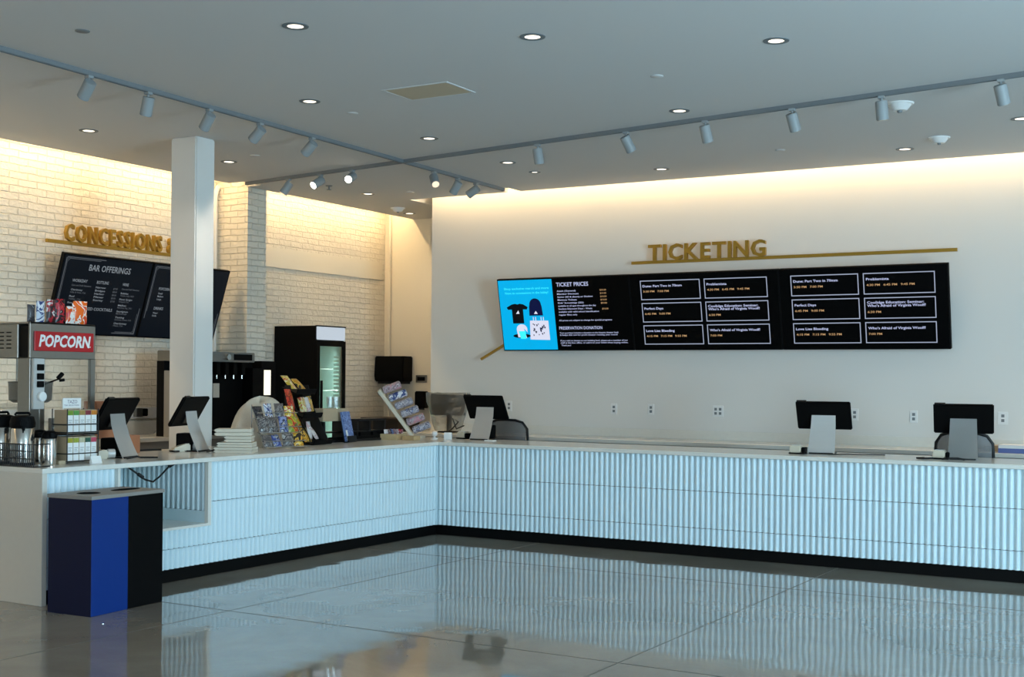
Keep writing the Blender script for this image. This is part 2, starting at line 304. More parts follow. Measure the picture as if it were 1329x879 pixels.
for z0, z1 in ((.096, .247), (.247, .572), (.572, .88)):
    f = MB(); flutes(f, 'x', 10.44, -6.98, .6, z0, z1, -1); f.build('fluted_panel', 'tile', rc, world=True, closed=False)
MB().box(-7.0, .6, 10.46, 11.2, 0, .096).build('kick_board', 'kick', rc, world=True)
cb = thing('cable', 'black cable drooping in a V inside the counter niche', 'cable', (-7.0, 6.9, .87))
MB().tube([(-7.15, 6.60, .878), (-7.12, 6.66, .83), (-7.1, 6.74, .77), (-7.08, 6.80, .752), (-7.08, 6.87, .79), (-7.08, 6.95, .85), (-7.08, 6.99, .88)], .007).build('cord', 'rubber', cb, world=True)
MB().cyl((-7.11, 6.68, .815), (-7.1, 6.72, .787), .013).cyl((-7.08, 6.96, .86), (-7.08, 7.0, .878), .016).build('plug', 'rubber', cb, world=True)
# back counter under the ticketing wall
bc = thing('back_counter', 'long low back counter with quartz top along the ticketing wall', 'counter', (-3, 12.3, 0))
MB().box(-8.55, .6, 12.08, 12.69, 0, .874).build('cabinet_body', 'cab', bc, world=True)
MB().box(-8.58, .62, 12.05, 12.698, .874, .914).build('worktop', 'quartz', bc, world=True, bevel=.003, seg=1)
MB().box(-8.58, .62, 12.68, 12.699, .9145, 1.01).build('trim_4', 'quartz', kind='structure')
lb = thing('back_counter', 'back counter with quartz top along the painted brick wall', 'counter', (-9.9, 8, 0))
bb = MB().box(-10.25, -9.63, 4.5, 10.8, 0, .874); bb.build('cabinet_body', 'cab', lb, world=True)
MB().box(-10.275, -9.6, 4.5, 10.815, .874, .914).build('worktop', 'quartz', lb, world=True)
MB().box(-10.279, -10.255, 4.5, 10.8, .9145, 1.06).build('trim_5', 'quartz', kind='structure')
dc = thing('dark_cabinet', 'dark brown low cabinet against the cream niche wall', 'cabinet', (-10, 13.8, 0))
MB().box(-10.27, -9.68, 13.55, 14.04, 0, .98).build('cabinet_body', 'dark', dc, world=True)
MB().box(-10.275, -9.66, 13.53, 14.045, .98, 1.01).build('worktop', 'dark', dc, world=True)

# ================================================================== CEILING FITTINGS
dls = [(-5.064, 5.982, 'nearest the top left of the picture'), (-3.918, 6.877, 'at the top centre of the ceiling'), (-2.625, 7.684, 'at the top right above the right track'), (-6.344, 7.671, 'between the left track and the access panel'),
       (-3.97, 9.322, 'just in front of the right track near its middle'), (-8.817, 7.681, 'left of the column near the brick wall'), (-6.378, 9.359, 'just in front of the track crossing'), (-8.84, 9.455, 'just right of the column top'),
       (-5.219, 11.813, 'above the ticketing letters near the cove'), (-2.81, 11.81, 'near the cove at the right, left of a smoke detector'), (-1.671, 10.876, 'cut by the right edge of the picture'), (-6.4, 10.766, 'behind the right track near its crossing'),
       (-8.926, 11.855, 'behind the three lit track heads'), (-9.502, 13.509, 'farthest back in front of the cream niche')]
def downlight(x, y, lab, r=.05, inset='lit', e=0):
    d = thing('downlight', 'round recessed downlight '+lab, 'downlight', (x, y, CZ), group='recessed downlights')
    MB().lathe([(r, -.004), (r+.03, -.004), (r+.032, 0), (r, 0), (r, -.004)]).build('trim_ring', mat('trim_grey', '6C7478', .5), d)
    MB().lathe([(0, -.0015), (r, -.0015), (r, .0), (0, 0)]).build('lens', inset, d)
    if e:
        l = bpy.data.lights.new('downlight_lamp', 'SPOT'); l.energy = e; l.spot_size = math.radians(105); l.spot_blend = .8; l.shadow_soft_size = .06; l.color = SOFT
        o = bpy.data.objects.new('downlight_lamp', l); C.objects.link(o); o.location = (0, 0, -.03); o.parent = d
    return d
for x, y, lab in dls: downlight(x, y, lab, e=9)
downlight(-6.446, 11.387, 'tiny one behind the right track', r=.03)
for x, y in ((-8.8, 4), (-6.4, 3.8), (-3.9, 3.6), (-6.4, 0), (-2.6, 2), (-3.9, -1.5)):
    l = bpy.data.lights.new('lobby_lamp', 'SPOT'); l.energy = 15; l.spot_size = math.radians(120); l.spot_blend = .8; l.shadow_soft_size = .08; l.color = SOFT
    o = bpy.data.objects.new('lobby_lamp', l); C.objects.link(o); o.location = (x, y, CZ-.03)
covers = [(-6.322, 8.181, 'in front of the left track middle'), (-8.367, 9.308, 'right of the column near the brick wall'), (-8.409, 11.967, 'near the narrow niche'), (-3.657, 8.183, 'right of the access panel'), (-3.825, 11.343, 'behind the right track near the cove'), (-6.299, 5.432, 'dark one near the top left corner')]
for x, y, lab in covers:
    o = MB().lathe([(0, -.006), (.04, -.006), (.045, -.003), (.045, .001), (0, .001)], (x, y, CZ)).build('ceiling_cover', 'track' if y < 6 else 'ceil'); tag(o, 'small flush ceiling cover plate '+lab, 'cover', 'flush cover plates on the ceiling')
for x, y, lab, s in ((-9.332, 13.015, 'near the cream niche at the far left', 1), (-2.386, 9.853, 'just behind the right track', 1.15), (-2.418, 11.389, 'farther back near the right cove', 1)):
    d = thing('smoke_detector', 'white domed smoke detector '+lab, 'smoke detector', (x, y, CZ), group='smoke detectors on the ceiling')
    MB().lathe([(0, -.012), (.088*s, -.012), (.092*s, 0), (0, 0)]).build('base_plate', 'white', d)
    MB().lathe([(0, -.05*s), (.045*s, -.05*s), (.06*s, -.035*s), (.075*s, -.012), (0, -.012)]).build('dome', 'white', d)
    MB().lathe([(0, -.066*s), (.014*s, -.063*s), (.017*s, -.05*s), (0, -.05*s)]).build('sensor_tip', 'track', d)
d = thing('sprinkler', 'small white sprinkler head behind the lit track heads', 'sprinkler', (-8.938, 11.152, CZ))
MB().lathe([(0, -.008), (.035, -.008), (.04, 0), (0, 0)]).build('escutcheon', 'track', d); MB().cyl((0, 0, -.045), (0, 0, -.008), .008).lathe([(0, -.05), (.028, -.048), (.028, -.044), (0, -.044)]).build('deflector', 'track', d)
d = thing('access_panel', 'rectangular beige access panel set in the ceiling', 'access panel', (-5.335, 7.815, CZ))
MB().box(-.29, .29, -.195, -.18, -.005, 0).box(-.29, .29, .18, .195, -.005, 0).box(-.29, -.275, -.18, .18, -.005, 0).box(.275, .29, -.18, .18, -.005, 0).build('frame', 'ceil', d)
MB().box(-.268, .268, -.173, .173, -.004, 0).build('panel_door', mat('panel_beige', 'C3B49A', .7), d)
# tracks
def track(a, b, lab):
    a = Vector(a); b = Vector(b); L = (b-a).length; r = thing('lighting_track', lab, 'lighting track', (a.x, a.y, CZ), math.atan2(b.y-a.y, b.x-a.x))
    MB().prism([(-.018, -.032), (-.012, -.032), (-.012, -.02), (.012, -.02), (.012, -.032), (.018, -.032), (.018, 0), (-.018, 0)], 0, L, 0).build('rail', 'track', r)
    MB().box(L, L+.01, -.02, .02, -.034, 0).build('end_cap', 'track', r); return r
track((-7.03, 4.3), (-7.30, 12.18), 'white ceiling track running from the left edge towards the ticketing wall')
track((-.9, 9.17), (-9.58, 10.535), 'white ceiling track running right to left across the ticketing side')
def head(x, y, d, lab, grp, lens='lens', e=0, aim=None):
    d = Vector(d).normalized(); h = thing('track_spotlight', lab, 'spotlight', (x, y, CZ-.032), group=grp)
    MB().box(-.022, .022, -.022, .022, -.018, 0).cyl((0, 0, -.06), (0, 0, -.018), .009, n=10).build('mount', 'head', h)
    s = Vector((0, 0, -.065)); a = s-d*.03; bq = a+d*.14
    MB().cyl(a, bq, .044, n=24).build('barrel', 'head', h, bevel=.004)
    MB().cyl(bq-d*.002, bq+d*.002, .036, n=24).build('lens', lens, h)
    if e:
        l = bpy.data.lights.new('spot_lamp', 'SPOT'); l.energy = e; l.spot_size = math.radians(48); l.spot_blend = .6; l.shadow_soft_size = .03; l.color = SOFT
        o = bpy.data.objects.new('spot_lamp', l); C.objects.link(o); o.location = bq+d*.01; o.rotation_euler = d.to_track_quat('-Z', 'Y').to_euler(); o.parent = h
def onA(y): return -7.03-.27*(y-4.3)/7.88
def onB(x): return 9.17+1.365*(-.9-x)/8.68
gA = 'spotlights on the left track'; gB = 'spotlights on the right track'
for y, d, lab, le, e in ((6.18, (-.75, .1, -.8), 'at the left edge', 'lens', 30), (6.75, (-.35, .1, -.9), 'second from the left edge', 'lens', 30), (7.41, (-.7, .1, -.8), 'above and left of the column', 'lens', 30),
                      (8.02, (-.75, .0, -.65), 'just right of the column top', 'lens', 30), (8.72, (-.7, 0, -.6), 'halfway from the column to the track crossing', 'lens', 30),
                      (10.73, (.55, -.5, -.7), 'just past the crossing, lit lens', 'litdim', 0), (11.2, (-.6, 0, -.9), 'middle of the three beyond the crossing', 'lens', 0), (11.58, (-.8, -.1, -.5), 'last one beside the ticketing wall', 'lens', 0)):
    head(onA(y), y, d, 'grey cylinder spotlight on the left track, '+lab, gA, le, e)
for x, d, lab, le, e in ((-8.9, (-.45, -.35, -.85), 'farthest left, dimly lit', 'litdim', 16), (-8.41, (-.15, -.8, -.5), 'second from its left end, lit', 'hot', 16), (-7.94, (.25, -.9, -.4), 'brightest lit one, left of the crossing', 'hot', 16),
                      (-5.58, (.05, .25, -1), 'first right of the crossing', 'lens', 0), (-4.64, (.25, .45, -.8), 'left of the ticketing letters', 'lens', 0), (-3.88, (.1, .35, -.95), 'above the ticketing letters', 'lens', 0),
                      (-3.12, (.15, .4, -.9), 'right of the ticketing letters', 'lens', 0), (-2.41, (.05, .15, -1), 'beside the large smoke detector', 'lens', 0), (-1.56, (.15, .35, -.9), 'at the right edge', 'lens', 0)):
    head(x, onB(x), d, 'grey cylinder spotlight on the right track, '+lab, gB, le, e)

# ================================================================== SIGNS AND SCREENS
def letter_sign(name, lab, body, T, h, w, bars, back):
    s = thing(name, lab, 'sign', T.translation)
    for (x0, x1, y0, y1) in bars: MB(T).box(x0, x1, y0, y1, 0, .03).build('bar', 'brass', s, world=True)
    gap, sp = .027, .03; ws = []
    for ch in body:
        if ch == ' ': ws.append(None); continue
        g_, _ = text_geo(ch, 0, .022); ws.append(max(v.x for v in g_)-min(v.x for v in g_))
    k = (w-gap*(len(body)-1)-sp*body.count(' '))/sum(x for x in ws if x); x = 0
    for ch, ow in zip(body, ws):
        if ow is None: x += sp+gap; continue
        mb = MB(T); text(mb, ch, x, 0, h, None, w=ow*k, ext=.02, bold=.022, z=.018); mb.build('letter', 'brass', s, world=True, smooth=0); x += ow*k+gap
    for t in (.12, .5, .88):
        a_ = T @ Vector((bars[0][0]+(bars[0][1]-bars[0][0])*t, -.02, 0)); n_ = -(T.to_3x3() @ Vector((0, 0, 1)))
        MB().cyl(a_, a_+n_*back, .006, n=8).build('standoff', 'brass', s, world=True)
    return s
T = frame((-5.726, 12.655, 2.838), (1, 0, 0), (0, 0, 1))
letter_sign('letter_sign', 'brass letters TICKETING standing on a long thin bar', 'TICKETING', T, .165, 1.32, [(-.10-.1, 3.22, -.038, -.006)], .043)
T = frame((-10.215, 8.60, 2.872), (0, 1, 0), (0, 0, 1))
letter_sign('letter_sign', 'brass letters CONCESSIONS above the bar menu on painted brick', 'CONCESSIONS &', T, .165, 1.475, [(-.22, 1.78, -.04, -.006)], .063)
o = MB(frame((-7.84, 12.64, 1.765), (.27, 0, .143), (-.143, 0, .27))).box(0, .62, -.012, .014, 0, .03).build('brass_bar', 'brass'); tag(o, 'short slanted brass bar emerging from behind the blue screen', 'bar')

def rect(mb, x0, y0, x1, y1, mi, z): mb._add([(x0, y0, z), (x1, y0, z), (x1, y1, z), (x0, y1, z)], [(0, 1, 2, 3)], mi)
def lines(mb, rows, mi=0):
    for (x, y, h, s, *w) in rows: text(mb, s, x, -y, h, None, w=w[0] if w else None, mi=mi, bold=.012, z=.0035)
TT = frame((-7.52, 12.42, 2.672), (1, 0, 0), (0, -.18, .81))       # x right, y up along the tilted glass
def screen(i, x0, x1, lab):
    s = thing('wall_screen', lab, 'screen', TT @ Vector(((x0+x1)/2, -.83, 0)), group='ticketing screens')
    MB(TT).box(x0+.002, x1-.002, -.829, 0, -.055, -.001).build('casing', 'black', s, world=True, bevel=.004, seg=1)
    MB(TT).box(x0+.014, x1-.014, -.817, -.012, -.002, .001).build('glass', 'screen', s, world=True)
    MB().box((TT @ Vector((x0+.6, -.5, 0))).x, (TT @ Vector((x1-.6, -.5, 0))).x, 12.63, 12.695, 2.1, 2.35).build('bracket', 'bmet', s, world=True)
    return s
s1 = screen(0, 0, 1.66, 'left ticketing screen with cyan merchandise advert and ticket prices')
s2 = screen(1, 1.66, 3.32, 'middle ticketing screen with six showtime boxes')
s3 = screen(2, 3.32, 4.975, 'right ticketing screen with six showtime boxes')
MB(TT).box(.016, .712, -.815, -.016, .001, .003).build('advert', TX['cyan'], s1, world=True)
a = MB(TT)
lines(a, [(.09, .125, .026, 'Shop exclusive merch and more', .58), (.10, .175, .026, "Next to concessions in the lobby!", .56)]); a.build('advert_text', TX['cyl'], s1, world=True, smooth=0).location.y -= .004
def picture(parent, name, polys, mt, z=.004):
    mb = MB(TT)
    for p in polys: mb._add([(x, -y, z) for x, y in p], [tuple(range(len(p)))])
    return mb.build(name, mt, parent, world=True, smooth=0, closed=False)
def arc(cx, cy, rx, ry, t0, t1, n=12): return [(cx+rx*math.cos(math.radians(t0+(t1-t0)*i/n)), cy-ry*math.sin(math.radians(t0+(t1-t0)*i/n))) for i in range(n+1)]
picture(s1, 'shirt_picture', [[(.10, .325), (.17, .292), (.215, .284), (.245, .292), (.275, .284), (.32, .292), (.376, .325), (.362, .352), (.312, .35), (.311, .511), (.165, .511), (.165, .35), (.115, .352)]], TX['blk'])
picture(s1, 'shirt_print', [[(.215, .40), (.262, .40), (.25, .36)]], TX['wht'], .005)
picture(s1, 'beanie_picture', [[(.388, .424), (.394, .32)]+arc(.475, .30, .075, .072, 180, 0)[0:]+[(.556, .32), (.564, .424)]], TX['nvy'])
picture(s1, 'beanie_print', [[(.45, .405), (.50, .405), (.475, .37)]], TX['wht'], .005)
picture(s1, 'tote_picture', [[(.389, .48), (.624, .484), (.626, .705), (.372, .698)], [(.43, .48), (.43, .44), (.44, .44), (.44, .48)], [(.46, .48), (.46, .44), (.47, .44), (.47, .48)], [(.53, .48), (.53, .44), (.54, .44), (.54, .48)], [(.56, .48), (.56, .44), (.57, .44), (.57, .48)]], TX['wht'])
pts = []
for i in range(22):
    x = .415+random.random()*.18; y = .51+random.random()*.16; r = .006+random.random()*.007; pts.append([(x-r, y-r), (x+r, y-r*.6), (x+r*.6, y+r), (x-r*.4, y+r*1.2)])
picture(s1, 'tote_print', pts, TX['nvy'], .005)
picture(s1, 'cap_picture', [arc(.265, .655, .115, .025, 0, 360, 18)[:-1]], TX['blk'])
picture(s1, 'cap_crown', [[(.215, .67)]+arc(.275, .58, .07, .06, 180, -20)+[(.35, .62), (.30, .57), (.33, .68)]], TX['wht'], .005)
picture(s1, 'cap_print', [[(.23, .60), (.32, .60), (.32, .69), (.25, .69)]], TX['cyl'], .006)
a = MB(TT)
lines(a, [(.766, .103, .044, 'TICKET PRICES', .40)]+[(.768, .162+.0335*i, .017, t, wd) for i, (t, wd) in enumerate((('Adult (General)', .235), ('Member Discount', .27), ('Senior (60 & above) or Student', .44), ('Matinee Tickets', .24), ('Kids’ Screenings (2D)', .32), ('available to all ages throughout the day', .47), ('Student Discount Days - Weds', .42), ('available with valid school identification', .50), ('regular films only', .23)))]
      + [(.762, .493, .017, 'All prices are subject to change for special programs', .655), (.755, .588, .034, 'PRESERVATION DONATION', .535), (.754, .634, .016, 'Your purchase includes a donation to the historic theater fund.', .73), (.757, .658, .016, 'It keeps this not for profit theater running year round', .71), (.757, .722, .016, 'If you wish to donate to our building fund, please ask a member of our', .83), (.757, .747, .016, 'staff at the box office, or add it to your ticket when buying online.', .83), (.763, .776, .016, 'Thank you!', .12)])
a.build('price_text', TX['white'], s1, world=True, smooth=0)
a = MB(TT); lines(a, [(1.30, .162+.036*i, .017, t, .075) for i, t in enumerate(('$15.50', '$13.50', '$13.50', '$13.50', '$9.00'))]+[(1.31, .37, .017, '$10.00', .075)]); a.build('price_figures', TX['amber'], s1, world=True, smooth=0)
shows = [('Dune: Part Two in 70mm', .45, ['3:30 PM', '7:00 PM']), ('Problemista', .22, ['4:30 PM', '6:45 PM', '9:45 PM']), ('Perfect Days', .22, ['6:45 PM', '9:00 PM']), ('Coolidge Education: Seminar:|Who’s Afraid of Virginia Woolf?', .56, ['6:30 PM']), ('Love Lies Bleeding', .33, ['4:15 PM', '7:15 PM', '9:55 PM']), ('Who’s Afraid of Virginia Woolf?', .55, ['7:00 PM'])]
def showboard(s, X):
    bx = MB(TT); a = MB(TT); c_ = MB(TT)
    for i, (t, wd, times) in enumerate(shows):
        x0 = X+(i % 2)*.728; x1 = x0+.682; y0 = .070+.2425*(i//2); y1 = y0+.21; k = .009
        for q in ((x0, y0, x1, y0+k), (x0, y1-k, x1, y1), (x0, y0+k, x0+k, y1-k), (x1-k, y0+k, x1, y1-k)): rect(bx, q[0], -q[3], q[2], -q[1], 0, .0015)
        parts = t.split('|')
        for j, l_ in enumerate(parts): text(a, l_, x0+.028, -(y0+.072+.032*j-(.012 if len(parts) > 1 else 0)), .024, None, w=wd*(.97 if j == 0 and len(parts) > 1 else 1), bold=.02, z=.0015)
        for j, tm in enumerate(times): text(c_, tm, x0+.030+j*.165, -(y0+.128+.012*(len(parts)-1)*2), .021, None, w=.13, bold=.012, z=.0015)
    bx.build('box_outline', TX['box'], s, world=True, smooth=0, closed=False); a.build('title_text', TX['white'], s, world=True, smooth=0); c_.build('time_text', TX['amber'], s, world=True, smooth=0)
showboard(s2, 1.785); showboard(s3, 3.44)

TM = frame((-9.90, 8.35, 2.712), (0, 1, 0), (.25, 0, .755))
def menu(x0, x1, lab):
    s = thing('wall_screen', lab, 'screen', TM @ Vector(((x0+x1)/2, -.815, 0)), group='bar menu screens')
    MB(TM).box(x0+.002, x1-.002, -.815, 0, -.05, -.001).build('casing', 'black', s, world=True, bevel=.004, seg=1)
    MB(TM).box(x0+.016, x1-.016, -.80, -.015, -.002, .001).build('glass', 'navy', s, world=True)
    MB().box(-10.279, -10.16, 8.35+(x0+x1)/2-.12, 8.35+(x0+x1)/2+.12, 2.12, 2.35).build('bracket', 'bmet', s, world=True); return s
m1 = menu(0, 1.145, 'dark bar menu screen headed BAR OFFERINGS on the brick wall'); m2 = menu(1.15, 2.285, 'dark menu screen half hidden behind the white column')
def deco(s, X):
    b_ = MB(TM); r = lambda x0, y0, x1, y1: rect(b_, X+x0, -y1, X+x1, -y0, 0, .0015)
    r(.045, .030, .52, .037); r(.075, .045, .46, .050); r(.035, .04, .042, .60); r(.050, .09, .054, .52)
    for k in range(3): b_._add([(X+.05+.02*k, -.03, .0016), (X+.056+.02*k, -.03, .0016), (X+.041, -.056-.02*k, .0016), (X+.041, -.05-.02*k, .0016)], [(0, 1, 2, 3)])
    r(.80, .775, 1.10, .782); r(.84, .762, 1.06, .767); r(1.095, .50, 1.102, .775); r(1.08, .56, 1.084, .74)
    for k in range(3): b_._add([(X+1.095-.02*k, -.782, .0016), (X+1.089-.02*k, -.782, .0016), (X+1.096, -.756+.02*k, .0016), (X+1.096, -.762+.02*k, .0016)], [(0, 1, 2, 3)])
    b_.build('border_ornament', TX['chalkd'], s, world=True, smooth=0, closed=False)
deco(m1, 0); deco(m2, 1.15)
a = MB(TM)
lines(a, [(.33, .150, .062, 'BAR OFFERINGS', .53), (.162, .275, .030, 'WORKDAY', .185), (.465, .275, .030, 'BOTTLING', .15), (.797, .275, .030, 'WINE', .08), (.36, .553, .030, 'MIXED COCKTAILS', .38)]
      + [(.170, .362, .018, 'Chardonnay', .14), (.168, .430, .018, 'Red', .06), (.165, .495, .018, 'Rose', .07)]+[(.466, .322+.033*i, .019, t, .125) for i, t in enumerate(('Narrow', 'Bridges', 'Harbor', 'Pilsner', 'Stormy'))]
      + [(.80, .362+.064*i, .018, t, wd) for i, (t, wd) in enumerate((('Bubbles', .10), ('Pinot Grigio', .17), ('Malbec', .11), ('Sauvignon', .15), ('Tasting', .12), ('Chardonnay', .17)))])
a.build('menu_headings', TX['chalk'], m1, world=True, smooth=0)
a = MB(TM)
lines(a, [(.165, .316, .016, 'Cans and Draft Selections', .24), (.168, .388, .015, 'Hills & Vale, Cal.', .19), (.166, .455, .015, 'Valley, Cal.', .15), (.80, .316, .016, 'Cans and Draft Selections', .23)]
      + [(.80, .385+.064*i, .015, t, wd) for i, (t, wd) in enumerate((('Veneto, Italy, 2022', .18), ('Vineyard, Cal.', .13), ('Mendoza, Arg., 2021', .19), ('Marlborough', .14), ('Sonoma Coast, Cal.', .22), ('Napa, Cal.', .13)))]
      + [(.69, .322+.033*i, .017, t, .055) for i, t in enumerate(('$7.50', '$8.00', '$8.00', '$8.50', '$7.00'))])
a.build('menu_text', TX['chalkd'], m1, world=True, smooth=0)
a = MB(TM); lines(a, [(1.295, .285, .030, 'POPCORN', .15), (1.29, .500, .030, 'DRINKS', .13), (1.30, .33, .019, 'Small', .06), (1.30, .362, .019, 'Medium', .08), (1.30, .394, .019, 'Large', .06), (1.29, .545, .019, 'Water', .07), (1.29, .575, .019, 'Soda', .06)]); a.build('menu_headings', TX['chalk'], m2, world=True, smooth=0)

# wall plates
for x, z, wd, lab in ((-6.154, 1.218, .075, 'leftmost plate clear of the monitors'), (-5.708, 1.222, .075, 'second plate, narrow'), (-4.936, 1.218, .12, 'double plate below the middle screen'), (-3.49, 1.215, .075, 'partly behind the middle point of sale screen'), (-2.913, 1.208, .075, 'between the two right point of sale screens'), (-2.09, 1.212, .09, 'right of the rightmost point of sale screen'), (-7.50, 1.225, .075, 'beside the left point of sale screen')):
    d = thing('outlet_plate', 'white wall outlet plate, '+lab, 'outlet', (x, 12.70, z), group='outlets on the ticketing wall')
    MB().box(-wd/2, wd/2, -.007, 0, -.06, .06).build('plate', 'white', d, bevel=.002, seg=1)
    f = MB()
    for sx in ((0,) if wd < .1 else (-.025, .025)):
        for zz in (-.022, .022): f.box(sx-.014, sx+.014, -.009, -.006, zz-.014, zz+.014)
    f.build('socket', 'track', d)
d = thing('outlet_box', 'grey metal outlet box on the rail of the brick wall', 'outlet', (-10.255, 9.63, 1.15))
MB().box(0, .05, -.07, .02, -.045, .045).build('box', 'steel', d, bevel=.003); MB().box(0, .06, .03, .085, -.04, .04).build('plug', 'black', d, bevel=.006)

# ================================================================== NICHE
d = thing('towel_dispenser', 'black paper towel dispenser on the cream niche wall', 'dispenser', (-10.04, 14.05, 1.46))
MB().prism([(-.22, .03), (-.24, .11), (-.22, .37), (0, .37), (0, .03)], -.235, .235, 0).build('cover', 'black', d, bevel=.012)
MB().box(-.2, .2, -.19, -.01, 0, .03).build('paper_slot', 'bmet', d)
d = thing('wall_plate', 'small dark steel plate right of the towel dispenser', 'wall plate', (-9.66, 14.05, 1.53))
MB().box(-.09, .09, -.01, 0, -.05, .05).build('plate', 'steel', d, bevel=.003); MB().box(-.06, .06, -.016, -.008, -.025, .025).build('insert', 'black', d)
d = thing('soap_dispenser', 'black soap dispenser low on the niche wall beside the corner', 'dispenser', (-9.62, 14.05, 1.12))
MB().box(-.08, .08, -.11, 0, .02, .245).build('cover', 'black', d, bevel=.012); MB().box(-.03, .03, -.09, -.03, 0, .02).build('spout', 'bmet', d)

# ================================================================== RECYCLING BIN
d = thing('recycling_bin', 'twin recycling bin, blue and black with grey slotted lid, against the counter end', 'bin', (-6.765, 5.595, 0), math.radians(4))
MB().box(0, .372, .004, .33, 0, .745).build('recycling_section', 'bluep', d, bevel=.003, seg=1)
o = MB().box(0, .370, 0, .004, 0, .745).build('side_panel', 'bluep_shade', d); o['label'] = 'blue end panel, shade painted in'  # end face turned from the windows; its shade is put into a darker blue
MB().box(0, .372, .332, .66, 0, .745).build('trash_section', 'black', d, bevel=.003, seg=1)
def lidmesh():
    mb = MB(); x0, x1, y0, y1 = -.006, .378, -.006, .666; zs = (.745, .768)
    bm = mb.bm
    def ring(cx, cy, rx, ry, n=24): return [(cx+rx*math.cos(2*math.pi*i/n), cy+ry*math.sin(2*math.pi*i/n)) for i in range(n)]
    # each half: outer rectangle bridged to an oval opening
    for ya, yb, rx, ry in ((y0, .331, .07, .07), (.331, y1, .05, .12)):
        cx, cy = .186, (ya+yb)/2; n = 24; inn = ring(cx, cy, rx, ry, n); out = []
        for i in range(n):
            t = 2*math.pi*i/n; dx, dy = math.cos(t), math.sin(t); hx, hy = (x1-x0)/2, (yb-ya)/2
            k = min(hx/abs(dx) if abs(dx) > 1e-6 else 9, hy/abs(dy) if abs(dy) > 1e-6 else 9); out.append((cx+dx*k, cy+dy*k))
        corners = {3: (x1, yb), 9: (x0, yb), 15: (x0, ya), 21: (x1, ya)}
        for k_, v in corners.items(): out[k_] = v
        vs = [(p[0], p[1], z) for z in zs for ring_ in (inn, out) for p in ring_]
        fs = []
        for i in range(n):
            j = (i+1) % n
            fs += [(i, j, n+j, n+i), (2*n+i, 3*n+i, 3*n+j, 2*n+j), (i, 2*n+i, 2*n+j, j), (n+i, n+j, 3*n+j, 3*n+i)]
        mb._add(vs, fs)
    return mb
lidmesh().build('lid', 'lid', d)
for cy, rx, ry in ((.1625, .069, .069), (.4985, .049, .119)):
    mb = MB(); n = 32; prof = ((1.0, .735), (1.0, .7695), (1.09, .7695), (1.09, .7685), (.93, .735))
    pts_ = [(.186+rx*k_*math.cos(2*math.pi*i/n), cy+ry*k_*math.sin(2*math.pi*i/n), z) for i in range(n) for k_, z in prof]
    mb._add(pts_, [(i*5+j, ((i+1) % n)*5+j, ((i+1) % n)*5+(j+1) % 5, i*5+(j+1) % 5) for i in range(n) for j in range(5)])
    mb.build('opening', 'kick', d)
MB().box(.02, .352, .02, .64, .745, .7455).build('inner_cover', 'kick', d)
MB().cyl((-6.17, 5.52, 0), (-6.17, 5.52, .004), .012, n=12).build('floor_stud', 'bsteel'); tag(bpy.data.objects['floor_stud'], 'tiny metal stud in the floor beside the bin corner', 'floor stud')

# ================================================================== POINT OF SALE
def make_pos(loc, rz, lab):
    r = thing('point_of_sale', lab, 'point of sale screen', loc, rz, group='point of sale screens')
    pr = [(0, 0), (-.035, .07), (-.075, .16), (-.105, .25), (-.118, .345)]
    def f(u, v):
        i = min(int(u*4), 3); k = u*4-i; x = pr[i][0]*(1-k)+pr[i+1][0]*k; z = pr[i][1]*(1-k)+pr[i+1][1]*k; return (x, (v-.5)*(.235-.03*u), z)
    mb = MB().grid(f, 12, 1); bmesh.ops.solidify(mb.bm, geom=mb.bm.faces[:], thickness=.012); mb.build('stand', 'alu', r, bevel=.002, seg=1)
    MB().box(-.22, .012, -.105, .105, 0, .012).build('foot', 'bmet', r, bevel=.004)
    MB().box(-.215, -.075, -.075, .075, .012, .15).build('power_box', 'black', r, bevel=.006)
    S = frame((-.135, 0, .333), (0, 1, 0), (.14, 0, .24))
    sc_ = MB(S).box(-.235, .235, -.139, .139, -.014, .016).build('screen_housing', 'black', r, bevel=.008)
    MB(S).box(-.215, .215, -.12, .12, -.0155, -.014).build('display', 'screen', sc_)
    MB(S).box(-.225, -.14, .137, .150, -.006, .012).build('camera_bar', 'bmet', sc_, bevel=.002)
    MB(S).box(-.07, .07, -.10, -.02, .016, .030).build('mount_plate', 'bmet', r, bevel=.003)
    return r
def R(a): return math.radians(a)
p0 = make_pos((-7.39, 6.87, .914), R(17), 'point of sale screen on silver stand beside the popcorn machine')
dup(p0, (-7.57, 7.83, .914), R(19), 'point of sale screen on silver stand in front of the white column')
dup(p0, (-6.87, 11.03, .914), R(-90), 'point of sale screen at the left end of the ticketing counter')
dup(p0, (-3.275, 10.86, .914), R(-83), 'point of sale screen in the middle of the ticketing counter')
dup(p0, (-2.085, 10.80, .914), R(-81), 'point of sale screen at the right end of the ticketing counter')
def make_reader(loc, rz, lab):
    r = thing('card_reader', lab, 'card reader', loc, rz, group='card readers')
    MB().prism([(0, 0), (.15, 0), (.15, .062), (.12, .07), (.0, .028)], -.042, .042, 1).build('body', 'cream', r, bevel=.008)
    MB().cyl((.15, 0, .038), (.205, 0, .038), .034, n=20).build('head', 'alu', r, bevel=.003)
    MB().box(-.012, .05, -.05, .05, 0, .012).build('base', 'black', r, bevel=.004); return r
k0 = make_reader((-7.53, 6.57, .914), R(62), 'cream card reader lying left of the point of sale by the popcorn machine')
dup(k0, (-7.72, 7.62, .914), R(66), 'cream card reader left of the point of sale by the column')
